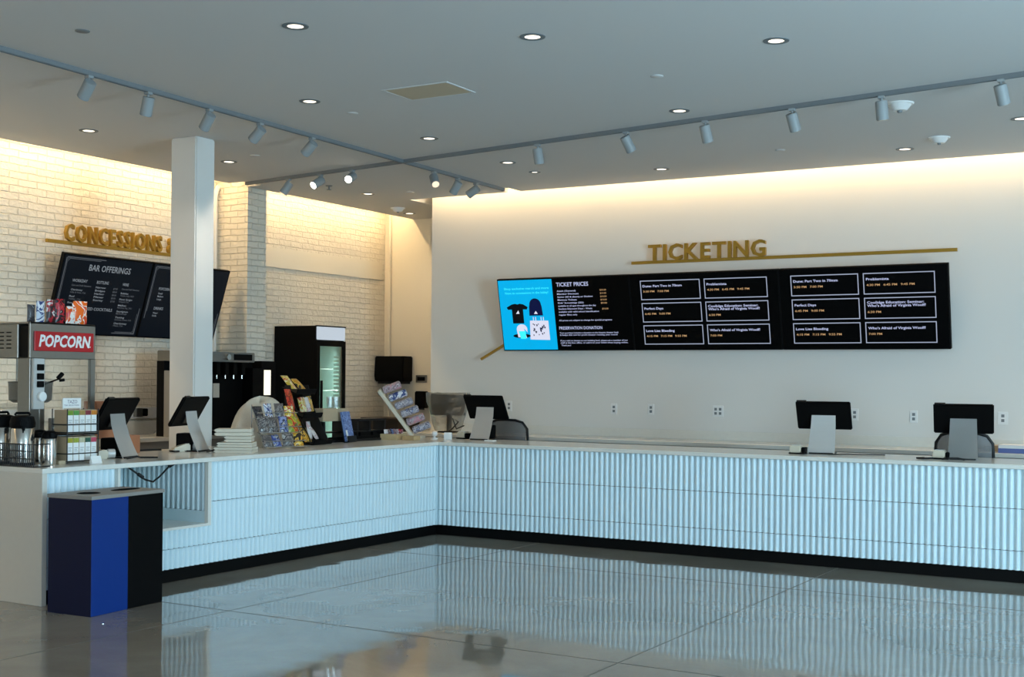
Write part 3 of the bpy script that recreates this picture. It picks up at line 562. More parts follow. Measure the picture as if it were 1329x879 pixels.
def make_printer(loc, rz, lab):
    r = thing('card_terminal', lab, 'card terminal', loc, rz, group='card terminals on the ticketing counter')
    MB().box(-.055, .045, -.05, .05, .012, .072).build('body', 'cream', r, bevel=.008); MB().box(-.06, .075, -.055, .055, 0, .012).build('base', 'black', r, bevel=.003)
    MB().box(.047, .078, -.045, .045, .012, .06).build('side_cover', 'black', r, bevel=.006)
    MB().box(-.04, .03, -.035, .035, .072, .076).build('keypad', 'alu', r); return r
q0 = make_printer((-3.46, 10.78, .914), R(0), 'small cream card terminal left of the middle point of sale screen')
dup(q0, (-2.265, 10.82, .914), R(0), 'small cream card terminal left of the right point of sale screen')
dup(q0, (-7.13, 11.15, .914), R(-10), 'small cream card terminal left of the leftmost ticketing screen')
def cable(pts, lab, r=.005):
    o = MB().tube(pts, r, 6).build('cable', 'rubber'); tag(o, lab, 'cable')
z_ = .921
cable([(-3.2, 10.80, z_), (-3.12, 10.78, z_), (-3.05, 10.86, z_), (-2.9, 10.93, z_), (-2.75, 10.96, z_)], 'black cable trailing right of the middle point of sale')
cable([(-2.38, 10.76, z_), (-2.43, 10.72, z_), (-2.37, 10.70, z_), (-2.31, 10.76, z_)], 'black cable coiled at the far left of the right card terminal', .008)
cable([(-2.23, 10.72, z_), (-2.17, 10.66, z_+.01), (-2.1, 10.68, z_+.012), (-2.06, 10.74, z_)], 'black cable looped before the right silver stand', .007)
cable([(-7.27, 6.72, z_), (-7.25, 6.80, z_+.012), (-7.3, 6.88, z_), (-7.2, 6.96, z_)], 'black cable before the stand by the popcorn machine', .007)
cable([(-7.45, 7.74, z_), (-7.42, 7.83, z_+.012), (-7.47, 7.92, z_), (-7.38, 7.98, z_)], 'black cable before the stand by the column', .007)
cable([(-7.95, 7.25, z_), (-7.93, 7.4, z_+.01), (-7.97, 7.5, z_), (-7.93, 7.7, z_)], 'black cable along the back edge of the concessions worktop', .01)
o = MB().box(-6.70, -6.60, 10.86, 10.93, .914, .926).build('paper_slip', 'paper'); tag(o, 'white paper slip right of the leftmost ticketing stand', 'paper slip')

# ================================================================== CHAIRS
def make_chair(loc, rz, lab, top=1.11):
    r = thing('office_chair', lab, 'chair', loc, rz, group='black office chairs')
    s = top/1.11
    MB().prism([(-.23, -.2), (-.2, -.24), (.2, -.24), (.23, -.2), (.23, .2), (.19, .24), (-.19, .24), (-.23, .2)], .46, .52).build('seat', 'chair', r, bevel=.02)
    MB().cyl((0, 0, .09), (0, 0, .46), .025).build('gas_post', 'bmet', r)
    for k in range(5):
        a = 2*math.pi*k/5+.3; e = Vector((math.cos(a)*.28, math.sin(a)*.28, .06)); lg = MB().cyl((0, 0, .095), e, .02, .014, n=8).build('leg', 'bmet', r)
        MB().cyl(e+Vector((-.012, 0, -.032)), e+Vector((.012, 0, -.032)), .028, n=14).build('caster', 'chair', lg)
    W = .232
    def ring():
        pts = []
        for x, z in ((-W, .72), (-W-.01, .85), (-W, top-.09), (-W+.045, top-.025), (-W+.12, top-.003), (0, top), (W-.12, top-.003), (W-.045, top-.025), (W, top-.09), (W+.01, .85), (W, .72), (W-.06, .66), (0, .64), (-W+.06, .66), (-W, .72)):
            pts.append((x, .25+.05*(x/W)**2*-1+.05, z))
        return pts
    MB().tube(ring(), .014, 8).build('back_frame', 'chair', r)
    mesh = MB(); n = 12
    for i in range(n):
        for j in range(10):
            def P(a, b):
                x = (a/n*2-1)*(W-.005); zb = .66; zt = top-.01-.07*max(0, abs(x)/W-.7)/.3; return (x, .30-.05*(x/W)**2+.015*math.sin(b/10*math.pi), zb+(zt-zb)*b/10)
            mesh._add([P(i, j), P(i+1, j), P(i+1, j+1), P(i, j+1)], [(0, 1, 2, 3)])
    bmesh.ops.remove_doubles(mesh.bm, verts=mesh.bm.verts, dist=1e-4)
    bmesh.ops.solidify(mesh.bm, geom=mesh.bm.faces[:], thickness=.004); mesh.build('back_mesh', 'mesh', r)
    MB().tube([(0, .18, .48), (0, .29, .5), (0, .31, .7)], .022).build('back_support', 'chair', r)
    for s_ in (-1, 1):
        am = MB().tube([(s_*.24, .05, .5), (s_*.29, .05, .52), (s_*.29, .03, .68)], .014).build('armrest', 'chair', r)
        MB().box(s_*.29-.035, s_*.29+.035, -.12, .14, .68, .705).build('arm_pad', 'chair', am, bevel=.01)
    return r
ch = make_chair((-6.74, 11.66, 0), R(178), 'black office chair with grey mesh back at the left ticketing screen', 1.115)
dup(ch, (-2.20, 11.66, 0), R(182), 'black mesh-back office chair behind the right point of sale screen')
dup(ch, (-8.85, 9.30, 0), R(112), 'black office chair beside the column behind the towels')

# ================================================================== POPCORN MACHINE
pm = thing('popcorn_machine', 'steel and glass popcorn machine with red POPCORN sign', 'popcorn machine', (-7.50, 6.03, .914))
MB().box(-.58, -.13, 0, .585, .742, .985).build('casing', 'steel', pm, bevel=.004, seg=1)
MB().box(-.135, -.02, .012, .573, .75, .97).build('recess_shade', 'kick', pm)  # near-black filler box; the gap's shade is put into its colour
hd = MB().box(-.02, 0, 0, .585, .742, 1.0).box(-.58, 0, 0, .585, .985, 1.0).build('header_panel', 'steel', pm, bevel=.003, seg=1)
sg = MB().box(0, .012, .03, .56, .795, .935).build('sign_panel', 'red', pm, bevel=.003, seg=1)
a = MB(frame((.0125, .065, .828), (0, 1, 0), (0, 0, 1))); text(a, 'POPCORN', 0, 0, .082, None, w=.45, bold=.03, ext=.001, italic=.18, z=.001); text(a, '.', .455, 0, .06, None); a.build('sign_text', 'paper', sg, smooth=0)
v = MB()
for k in range(5):
    for x in (-.20, -.28, -.40): v.box(x-.05, x, -.003, .002, .81+.028*k, .818+.028*k)
v.build('vent_slots', 'kick', pm)
MB().box(-.58, 0, 0, .585, 0, .11).build('base_tray', 'steel', pm, bevel=.004, seg=1)
for x, y, w_ in ((-.03, .545, .04), (-.58, .545, .035), (-.58, 0, .035), (-.03, -.0, .0)):
    if w_: MB().box(x, x+.03, y, y+w_, .11, .742).build('corner_post', 'steel', pm)
cp = MB().box(-.13, 0, 0, .085, .11, .742).box(-.03, 0, .085, .10, .11, .742).build('control_post', 'steel', pm, bevel=.003, seg=1)
MB().box(0, .03, .01, .105, .38, .74).build('control_panel', 'alu', cp, bevel=.004)
for z in (.665, .60, .545): MB().box(.03, .045, .035, .09, z-.01, z+.035).build('switch', 'black', cp, bevel=.003)
MB().cyl((.03, .068, .47), (.06, .068, .47), .034, n=24).build('gauge', 'paper', cp, bevel=.003)
MB().box(-.56, -.03, .004, .008, .11, .742).build('side_glass', 'glass', pm); MB().box(-.56, -.03, .577, .581, .11, .742).build('side_glass', 'glass', pm)
MB().box(-.008, -.004, .10, .545, .11, .742).build('door_glass', 'glass', pm)
kt = MB().lathe([(0, .42), (.12, .42), (.15, .44), (.155, .565), (.16, .57), (.15, .575), (0, .58)], (-.29, .24, 0)).build('kettle', mat('kettle_steel', '5A554E', .35, .7), pm)
MB().cyl((-.29, .12, .57), (-.29, .12, .742), .006).cyl((-.29, .36, .57), (-.29, .36, .742), .006).build('hanger_rod', 'steel', kt)
MB().cyl((-.1, .12, .53), (.055, .22, .60), .006).cyl((.055, .20, .60), (.06, .235, .635), .016).cyl((.05, .215, .585), (.07, .245, .59), .011).build('dump_handle', 'black', pm)
def pop(u, v_):
    x = -.45+.36*u; y = .03+.3*v_; e = math.sin(math.pi*u)*math.sin(math.pi*v_); return (x, y, .11+.30*e**.7+random.random()*.012)
g_ = MB().grid(pop, 16, 14); 
# scoop dome of clear plastic at the left
g_.bm.free()
MB().lathe([(.0, .42), (.06, .41), (.11, .36), (.13, .28), (.12, .21), (.08, .17)], (-.42, .16, 0)).build('heat_shield_dome', 'pgl', pm)
MB().box(-.34, -.2, .44, .56, .11, .30).build('popcorn_bin', 'cab', pm, bevel=.004)
# snack bags along its top
B = dict(dark=blotch('wrap_dark', ['2A2526', '4A4548', '1A1718', '8C8A8C'], 15), bluew=blotch('wrap_blue', ['C9CFDB', '3A4A80', 'E6E6EA', '7E1420'], 13), redw=blotch('wrap_red', ['2B1518', 'A8202A', 'E3DAD6', '31202A'], 13),
         redd=blotch('wrap_reddark', ['231418', 'C7202E', '2A1518', 'EAD9C8'], 14), orange=blotch('wrap_orange', ['F26A10', 'F4EDE6', 'E85A08', 'D9322A'], 12), navy=blotch('wrap_navy', ['22364F', '30506E', '16243A'], 14),
         yellow=blotch('wrap_yellow', ['D8B63A', 'EFE3B0', 'C9402C', 'E0C04A'], 13), green=blotch('wrap_green', ['8A9A2E', 'C7A42A', 'C22B25', '4C6B24'], 12), grey=blotch('wrap_grey', ['5D5654', '8A827E', '433D3E', 'B2ADA8'], 15),
         bluebag=blotch('wrap_bluebag', ['3C4A86', '8E98C0', '2B2F4C', 'B9B4B0'], 15), white=blotch('wrap_white', ['E6DEDA', 'D8D0CE', 'C9A0A0', 'F2EEEC'], 13), red=blotch('wrap_plainred', ['B8281C', 'D5401C', '8C1A18', 'E07A20'], 12), amber=blotch('wrap_amber', ['C78A20', 'E3B84A', '30251C', 'DEA232'], 12), pink=blotch('roll_pink', ['C8909A', 'B8B0B4', '8E7078', 'D8C8CC'], 24), lilac=blotch('roll_grey', ['98949C', 'C0BCC4', '6E6A78', '8890B8'], 24))
def pouch(loc, w_, h_, d_, mt, lab, grp, rz=0, tilt=0, name='snack_bag', cat='snack bag'):
    """pillow bag standing at loc, its broad face along local y, leaning back by tilt"""
    T_ = Matrix.Rotation(-tilt, 4, 'Y'); mb = MB(T_)
    def half(sg_):
        def f(u, v_): e = (math.sin(math.pi*min(1, max(0, u)))**.5)*(math.sin(math.pi*v_)**.45); return (sg_*d_/2*e, (u-.5)*w_*(1-.06*math.sin(math.pi*v_)), v_*h_)
        return f
    mb.grid(half(1), 8, 8); mb.grid(half(-1), 8, 8); bmesh.ops.remove_doubles(mb.bm, verts=mb.bm.verts, dist=1e-5)
    o = mb.build(name, B[mt] if mt in B else mt, smooth=60); o.location = loc; o.rotation_euler = (0, 0, rz); return tag(o, lab, cat, grp)
gp = 'snack bags on top of the popcorn machine'; zt = 1.9145
for y, w_, h_, mt, lab, dx in ((.055, .07, .125, 'dark', 'small dark snack pouch, leftmost on the popcorn machine', 0), (.135, .075, .155, 'bluew', 'blue and white snack bag second from left on the popcorn machine', 0), (.225, .08, .17, 'redw', 'dark red and white snack bag third from left on the popcorn machine', 0),
                           (.31, .085, .18, 'redd', 'black and red snack bag in the middle of the popcorn machine top', 0), (.385, .055, .185, 'navy', 'navy snack pouch sticking up behind the small orange bag', -.09), (.395, .09, .13, 'orange', 'small orange snack bag on the popcorn machine', .01), (.505, .14, .175, 'orange', 'large orange snack bag, rightmost on the popcorn machine', -.02)):
    pouch((-7.56+dx, 6.03+y, zt), w_, h_, .035, mt, lab, gp)
# ================================================================== COFFEE AND TEA (left end)
def airpot(loc, lab, s=1, grp='coffee airpots'):
    r = thing('airpot', lab, 'airpot', loc, 0, grp, scale=s)
    MB().lathe([(0, 0), (.075, 0), (.078, .01), (.078, .25), (.07, .262), (0, .262)], n=28).build('body', 'bsteel', r)
    MB().lathe([(.0, .0), (.08, .0), (.08, .022), (.0, .022)], n=28).build('base_ring', 'black', r)
    MB().lathe([(0, .262), (.083, .262), (.086, .29), (.075, .335), (.04, .345), (0, .345)], n=28).build('lid', 'black', r)
    MB().box(.05, .12, -.02, .02, .275, .31).cyl((.105, 0, .275), (.105, 0, .24), .01).build('spout', 'black', r, bevel=.004)
    MB().tube([(0, -.05, .345), (0, -.04, .36), (0, .04, .36), (0, .05, .345)], .009).build('handle', 'black', r)
    return r
a0 = airpot((-7.58, 5.87, .914), 'steel airpot with black lid at the left edge, behind the wire rack'); dup(a0, (-7.345, 5.85, .914), R(-35), 'steel airpot with black lid, second from the left edge')
def creamer(loc, lab):
    r = thing('thermal_carafe', lab, 'carafe', loc, R(-40), 'small thermal carafes beside the tea display')
    MB().lathe([(0, 0), (.048, 0), (.05, .01), (.05, .17), (.045, .185), (0, .185)], n=24).build('body', 'bsteel', r)
    MB().lathe([(0, .185), (.05, .185), (.052, .21), (.035, .235), (0, .24)], n=24).build('lid', 'black', r)
    MB().box(.03, .07, -.015, .015, .195, .222).build('spout', 'black', r, bevel=.004)
    MB().tube([(-.05, 0, .17), (-.085, 0, .165), (-.09, 0, .1), (-.052, 0, .05)], .008).build('handle', 'black', r); return r
c0 = creamer((-7.385, 6.03, .914), 'short steel thermal carafe with black lid, left one beside the tea display'); dup(c0, (-7.235, 5.985, .914), R(-20), 'short steel thermal carafe with black lid touching the tea display')
r = thing('wire_rack', 'black wire rack holding the coffee airpots', 'rack', (-7.55, 5.85, .914))
mb = MB()
for k in range(36): mb.cyl((-7.80+k*.02, 5.745, .914), (-7.80+k*.02, 5.745, 1.07), .0035, n=6)
for z in (.918, .97, 1.02, 1.068): mb.cyl((-7.80, 5.745, z), (-7.10, 5.745, z), .004, n=6)
mb.build('front_grille', 'bmet', r, world=True)
mb = MB()
for y in (5.745, 5.80, 5.87, 5.97): mb.cyl((-7.80, y, 1.068), (-7.80, y, .918), .004, n=6)
for z in (.918, 1.068): mb.cyl((-7.80, 5.745, z), (-7.80, 5.97, z), .004, n=6).cyl((-7.10, 5.745, z), (-7.10, 5.88, z), .004, n=6)
mb.build('side_frame', 'bmet', r, world=True)
# tea display
td = thing('tea_display', 'two-tier black wire tea display with a white header sign', 'display rack', (-7.27, 6.25, .914))
mb = MB()
for x in (-7.345, -7.19):
    for y in (6.10, 6.375): mb.cyl((x, y, .914), (x, y, 1.30), .004, n=6)
for z in (.932, .985, 1.12, 1.135, 1.19):
    mb.cyl((-7.19, 6.10, z), (-7.19, 6.375, z), .004, n=6).cyl((-7.345, 6.10, z), (-7.345, 6.375, z), .004, n=6).cyl((-7.345, 6.10, z), (-7.19, 6.10, z), .004, n=6).cyl((-7.345, 6.375, z), (-7.19, 6.375, z), .004, n=6)
mb.build('wire_frame', 'bmet', td, world=True)
MB().box(-7.345, -7.19, 6.10, 6.375, .928, .934).box(-7.345, -7.19, 6.10, 6.375, 1.122, 1.128).build('shelf', 'bmet', td, world=True)
sn = MB().box(-7.262, -7.255, 6.115, 6.275, 1.305, 1.375).cyl((-7.258, 6.12, 1.13), (-7.258, 6.12, 1.32), .003, n=6).cyl((-7.258, 6.27, 1.13), (-7.258, 6.27, 1.32), .003, n=6).build('sign_card', 'paper', td, world=True)
a = MB(frame((-7.2545, 6.155, 1.338), (0, 1, 0), (0, 0, 1))); text(a, 'TAZO', 0, 0, .024, None, w=.085); text(a, 'TEA SELECTION', -.03, -.018, .010, None, w=.13); a.build('sign_text', mat('plum_ink', '5A3A60', .6), td, world=True, smooth=0)
tops = ['7C9A30', '5E9A48', 'A98A4A', '8A3038', 'D8842E', 'A8A02C', '9CA63A', 'C8C0A0', '2F5A48', 'C04860']
tg = 'tea boxes in the wire display'
for tier, z in ((1, .934), (0, 1.128)):
    for k in range(5):
        mt = mat('tea_flavour', tops[k+5*tier], .5, noise=.5, nscale=60)
        bx = thing('tea_box', ('white tea box with coloured top, %s of the %s tier' % (('leftmost', 'second from left', 'middle', 'second from right', 'rightmost')[k], 'lower' if tier else 'upper')), 'box', (-7.335, 6.108+.0525*k, z), group=tg)
        MB().box(0, .135, 0, .050, 0, .165 if not tier else .170).build('carton', 'tan', bx, bevel=.001, seg=1)
        fr = MB().box(.135, .1365, .002, .048, .002, .128).build('front_label', 'paper', bx); MB().box(.135, .137, .002, .048, .128, .16).build('picture_band', mt, bx)
        MB(frame((.1367, .010, .09), (0, 1, 0), (0, 0, 1))).box(0, .03, 0, .004, 0, .0004).box(0, .024, -.012, -.009, 0, .0004).box(0, .028, -.022, -.019, 0, .0004).build('fine_print', 'cab', bx)
o = MB().box(-7.335, -7.20, 6.04, 6.10, .914, .94).build('tan_box', 'tan', bevel=.002); tag(o, 'low tan box at the foot of the tea display', 'box')
r = thing('price_card', 'small white folded card at the foot of the tea display', 'card', (-7.13, 6.29, .914)); MB().prism([(0, 0), (.03, .0), (.012, .052), (.008, .052)], -.045, .045, 1).build('card', 'paper', r)
r.rotation_euler[2] = 0
# copper coloured boxes and cartons beside the machine
for k, (z, w_, mt, lab) in enumerate(((.914, .2, 'cream', 'bottom cream box of the stack behind the tea display'), (.98, .2, 'cream', 'second cream box of the stack behind the tea display'), (1.045, .19, 'copper', 'copper coloured paper box third up behind the tea display'), (1.14, .19, 'red', 'red patterned box under the topmost copper box'), (1.235, .18, 'copper', 'topmost copper box of the stack behind the screen'))):
    h_ = (.06, .06, .09, .09, .1)[k]; o = MB().box(-7.98+.01*k, -7.98+w_, 6.85+.01*k, 7.12, z, z+h_).build('stacked_box', mt, bevel=.004); tag(o, lab, 'box', 'boxes stacked beside the popcorn machine')
o = MB().box(-7.98, -7.80, 7.15, 7.35, .914, 1.06).build('stacked_box', 'copper', bevel=.004); tag(o, 'copper coloured box behind the silver stand by the popcorn machine', 'box', 'boxes stacked beside the popcorn machine')
d = thing('desk_phone', 'small silver and black device on the brick wall back counter', 'device', (-9.92, 9.62, .914))
MB().lathe([(0, 0), (.07, 0), (.075, .02), (.05, .05), (0, .055)]).build('body', 'bsteel', d); MB().box(.02, .09, .01, .09, 0, .08).build('handset', 'black', d, bevel=.01)

# ================================================================== SODA MACHINE AND FRIDGE
l2 = thing('back_counter', 'short black cabinet between the pilaster and the drinks fridge', 'counter', (-9.7, 11.2, 0))
MB().box(-9.81, -9.63, 10.83, 11.74, 0, .874).build('cabinet_body', 'black', l2, world=True); MB().box(-9.815, -9.6, 10.82, 11.76, .874, .914).build('worktop', 'quartz', l2, world=True)
sm = thing('soda_machine', 'black soda dispenser with silver canopy against the brick pilaster', 'soda machine', (-9.72, 10.2, .914))
MB().box(-.08, .20, -.75, .42, .78, .885).build('canopy', 'steel', sm, bevel=.006)
lp = MB().box(.20, .207, .09, .37, .80, .865).build('label_panel', 'black', sm)
MB().cyl((.20, -.02, .83), (.235, -.02, .83), .03, n=20).build('knob', 'bsteel', sm)
MB().box(-.08, .02, -.75, .58, .0, .78).build('back_panel', 'black', sm)
MB().box(-.08, .17, .42, .58, 0, .72).build('side_tower', 'black', sm, bevel=.004)
MB().box(.02, .17, -.75, -.2, 0, .68).build('front_column', 'cab', sm, bevel=.004)
MB().box(.02, .24, -.2, .40, 0, .05).build('drip_tray', 'bmet', sm, bevel=.004)
for k in range(4):
    t_ = MB().box(.06, .13, -.1+.13*k, -.04+.13*k, .64, .775).build('valve', 'kick', sm, bevel=.006); MB().cyl((.1, -.07+.13*k, .60), (.1, -.07+.13*k, .64), .012).build('nozzle', 'bsteel', t_)
MB().box(.17, .176, -.17-.03, -.105, .40, .55).build('tap_plate', 'bsteel', sm)
dm = thing('display_tower', 'narrow black beverage tower with a bright lit front panel', 'drink dispenser', (-9.70, 10.93, .914))
MB().box(-.1, .09, -.1, .14, 0, .80).build('housing', 'black', dm, bevel=.006)
MB().box(.09, .094, -.06, .05, .42, .70).build('lit_panel', glow('tower_glow', 'FFFCE6', 1.3), dm)
fr = thing('drinks_fridge', 'tall black glass door drinks fridge with lit header', 'fridge', (-9.60, 11.79, 0))
MB().box(-.66, -.03, 0, .03, .08, 2.15).box(-.66, -.03, .51, .54, .08, 2.15).box(-.66, -.63, .03, .51, .08, 2.15).box(-.63, -.03, .03, .51, 1.98, 2.15).box(-.66, -.03, .03, .51, .08, .2).build('cabinet', 'black', fr)
MB().box(-.63, -.05, .032, .06, .2, 1.975).box(-.63, -.05, .48, .508, .2, 1.975).box(-.628, -.60, .06, .48, .2, 1.975).build('liner', mat('fridge_liner', '9FB0AC', .5), fr)
MB().box(-.6, -.05, 0.02, .52, 0, .08).build('grille', 'bmet', fr)
MB().box(-.03, 0, .012, .53, 1.985, 2.145).build('header', glow('header_glow', 'C9D6E2', .9), fr, bevel=.006)
MB().box(-.032, .003, 0, .54, 2.14, 2.155).build('header_trim', 'black', fr)
dr = MB().box(-.03, 0, 0, .05, .1, 1.975).box(-.03, 0, .50, .54, .1, 1.975).box(-.03, 0, .05, .50, .1, .17).box(-.03, 0, .05, .50, 1.91, 1.975).build('door', 'black', fr)
MB().box(-.018, -.012, .05, .50, .17, 1.91).build('pane', 'fgl', dr); MB().box(0, .03, .055, .07, .9, 1.5).build('handle', 'bmet', dr)
sh = 0
for z in (.5, .8, 1.1, 1.38, 1.64):
    mb = MB()
    for k in range(9): mb.cyl((-.58+.06*k, .06, z), (-.58+.06*k, .48, z), .004, n=6)
    mb.cyl((-.07, .06, z), (-.07, .48, z), .006, n=6); mb.build('shelf', 'white', fr)
for r_ in range(3):
    for k in range(4):
        pass
l = bpy.data.lights.new('fridge_lamp', 'AREA'); l.shape = 'RECTANGLE'; l.size = .02; l.size_y = 1.5; l.energy = 12; l.color = (.85, 1, .95)
o = bpy.data.objects.new('fridge_lamp', l); C.objects.link(o); o.parent = fr; o.location = (-.06, .455, 1.1); o.rotation_euler = Vector((-.7, -1, 0)).to_track_quat('-Z', 'Y').to_euler()
mb = MB()
for k in range(26): mb.box(-.05, -.04, .36, .475, .62+.046*k, .645+.046*k)
mb.build('stripe_reflection', 'white', fr)  # white bars modelled in place of stripes reflected in the door glass

# ================================================================== SNACKS AND TOWELS ON THE COUNTER
tg = 'folded white towels in a pile'
for k, (x, y, w_, h_, z) in enumerate(((-7.285, 7.905, .32, .045, .914), (-7.28, 7.91, .29, .04, .960), (-7.27, 7.93, .22, .05, 1.001), (-7.30, 7.90, .30, .06, 1.052))):
    T_ = Matrix.Translation((x, y, z)) @ Matrix.Rotation(R(28+k*3), 4, 'Z'); mb = MB(T_)
    for j in range(2): mb.prism([(-w_/2, .01), (-w_/2+.015, 0), (w_/2, 0), (w_/2, h_/2-.002), (-w_/2+.012, h_/2-.002), (-w_/2-.004, h_/2-.012)], -.10, .10, 1, T=Matrix.Translation((0, 0, j*h_/2)))
    o = mb.build('folded_towel', 'cloth', bevel=.012, seg=3); tag(o, 'folded white towel, %s of the pile beside the candy rack' % ('bottom one', 'second from bottom', 'third from bottom', 'topmost')[k], 'towel', tg)
def hump(u, v_):
    a_ = u*2*math.pi; rr = v_
    hx = .30*rr; hy = .20*rr; z = (1-rr**4)*.42*(1+.10*math.sin(a_)*rr)+.016*math.sin(5*a_+2)*rr+.008*math.sin(11*a_)*rr
    hy *= 1; wv = 1+.05*math.sin(7*a_)*rr; hx *= wv
    return (-7.79+hx*math.cos(a_)*.78, 8.76+hx*math.sin(a_)*1.12, max(.0, z)+.916+.03*(1-rr)*math.sin(3*a_))
mb = MB().grid(hump, 36, 12); bmesh.ops.remove_doubles(mb.bm, verts=mb.bm.verts, dist=1e-4)
o = mb.build('draped_cloth', 'cloth', smooth=60); tag(o, 'large cream cloth draped in a rounded heap behind the candy rack', 'cloth')
# wire candy rack
RT = Matrix.Translation((-7.41, 8.58, .914)) @ Matrix.Rotation(R(-18), 4, 'Z')
cr = thing('candy_rack', 'three-row wire rack of bagged candy beside the towels', 'display rack', (-7.41, 8.58, .914), R(-18))
mb = MB()
for y in (-.20, .20):
    mb.cyl((.10, y, 0), (-.12, y, .38), .004, n=6).cyl((.12, y, .01), (-.12, y, .01), .004, n=6).cyl((-.12, y, .01), (-.12, y, .38), .004, n=6)
for i, z in enumerate((.02, .14, .26)):
    x = .10-.075*i
    for dz in (0, .05): mb.cyl((x+.03, -.20, z+dz), (x+.03, .20, z+dz), .004, n=6)
    for y in (-.2, 0, .2): mb.cyl((x+.03, y, z), (x-.05, y, z), .003, n=6)
mb.build('wire_frame', 'bsteel', cr)
gk = 'candy bags in the wire rack'; names = ('left', 'middle left', 'middle right', 'right'); rows = ('lowest', 'middle', 'top')
mts = (('grey', 'bluebag', 'grey', 'amber'), ('grey', 'grey', 'bluebag', 'green'), ('dark', 'bluew', 'grey', 'yellow'))
for i in range(3):
    for k in range(4):
        pos = RT @ Vector((.085-.075*i, -.15+.10*k, .012+.12*i)); pouch(pos, random.uniform(.085, .11), random.uniform(.12, .165), .04, mts[i][k], 'bagged candy in the wire rack, %s row, %s' % (rows[i], names[k]), gk, R(-18+random.uniform(-14, 14)), R(22+random.uniform(-9, 9)))
# tiered black rack
tr = thing('tiered_rack', 'black three-tier snack rack in front of the fridge', 'display rack', (-7.68, 9.28, .914), R(8))
for y in (-.15, .16): MB().prism([(.14, 0), (.14, .05), (-.03, .36), (-.08, .55), (-.14, .55), (-.14, 0)], y-.008, y, 1).build('side_panel', 'bmet', tr)
for x, z, q in ((.10, .03, 0), (-.01, .28, 1), (-.08, .50, 2)):
    T_ = Matrix.Translation((x, 0, z)) @ Matrix.Rotation(R(18), 4, 'Y')
    MB(T_).box(-.10, .08, -.165, .165, -.012, 0).box(.075, .085, -.165, .165, 0, .04).build('tray', 'black', tr, bevel=.002, seg=1)
MT = Matrix.Translation((-7.68, 9.28, .914)) @ Matrix.Rotation(R(8), 4, 'Z'); gs = 'snacks in the tiered black rack'
def snack(x, y, z, w_, h_, mt, lab, tilt=20, rz=8, d_=.03): pouch(MT @ Vector((x, y, z)), w_, h_, d_, mt, lab, gs, R(rz), R(tilt))
snack(-.09, -.08, .515, .12, .165, 'yellow', 'yellow snack bag leaning on the top tier, left', 42); snack(-.08, .06, .515, .11, .14, 'amber', 'golden snack bag leaning on the top tier, right', 48)
def cbox(x, y, z, w_, h_, d_, mt, lab, tilt=15, rz=8):
    T_ = MT @ Matrix.Translation((x, y, z)) @ Matrix.Rotation(R(rz), 4, 'Z') @ Matrix.Rotation(-R(tilt), 4, 'Y')
    o = MB(T_).box(0, d_, -w_/2, w_/2, 0, h_).build('candy_box', B[mt], bevel=.002, seg=1); tag(o, lab, 'candy box', gs)
cbox(-.03, -.02, .295, .09, .14, .03, 'yellow', 'yellow candy box upright on the middle tier'); cbox(-.03, .065, .295, .06, .14, .03, 'white', 'white and yellow candy box upright beside the yellow one'); cbox(-.035, .125, .295, .06, .15, .03, 'amber', 'orange candy box at the right of the middle tier')
snack(-.03, -.20, .32, .12, .20, 'red', 'red snack bag leaning at the left of the middle tier', 15)
snack(.05, -.22, .17, .16, .17, 'green', 'green and yellow snack bag below the red one', 30); snack(.13, -.17, .03, .13, .15, 'amber', 'orange and black snack bag low at the left of the tiered rack', 30)
snack(.05, .0, .045, .07, .17, 'white', 'white candy bag standing in the lowest tier', 12); snack(.07, .085, .045, .09, .14, 'white', 'pink and white candy bag leaning in the lowest tier', 35, 20)
# black organiser with shelf and brochures
og = thing('condiment_organizer', 'black metal organizer with beige top shelf and open bays', 'organizer', (-7.80, 10.05, .914))
MB().box(-.02, .14, -.55, -.18, .205, .325).build('beige_shelf_box', 'tan', og, bevel=.004)
f = MB()
for y, z1 in ((-.50, .2), (-.20, .2), (.02, .215), (.22, .215), (.47, .215)): f.box(-.02, .12, y-.012, y+.012, 0, z1)
f.box(-.02, .12, -.0, .50, .195, .215); f.box(-.02, .16, -.55, .50, 0, .02); f.box(-.02, .14, -.55, .50, .09, .10); f.build('frame', 'bmet', og)
MB().box(-.02, .0, -.0, .49, .02, .10).box(.13, .15, -.5, .62, .02, .05).build('front_rail', 'black', og)
MB().box(-.01, .14, .03, .21, .022, .085).box(-.01, .14, .24, .46, .022, .085).build('bin', 'black', og, bevel=.004)
for k, (y, s_) in enumerate(((-.36, 1), (-.27, .9))):
    o = MB().lathe([(.028, 0), (.038, .11), (.036, .11), (.026, .004), (0, .004), (0, 0), (.028, 0)], (-7.73, 10.05+y, 1.2405)).build('clear_cup', 'pgl'); tag(o, 'clear plastic cup on the beige shelf, %s' % ('left', 'right')[k], 'cup', 'clear cups on the organizer')
br = thing('brochure_holder', 'blue brochures in a black holder before the organizer', 'brochure holder', (-7.56, 9.80, .914), R(10))
T_ = Matrix.Rotation(-R(12), 4, 'Y')
MB(T_).box(-.03, .03, -.085, .085, 0, .01).box(-.03, -.02, -.085, .085, 0, .2).box(.02, .028, -.085, .085, 0, .06).build('holder', 'bmet', br)
MB(T_).box(-.018, .008, -.075, .075, .012, .30).build('brochure_stack', blotch('brochure_blue', ['5C74A8', '7E94C4', '4A5F94', '9FB0D4'], 10), br)
MB(T_).box(.008, .012, -.075, -.045, .02, .12).build('white_strip', 'paper', br)
bk = thing('counter_basket', 'low wooden basket at the foot of the roll rack', 'basket', (-7.60, 10.56, .914), R(15))
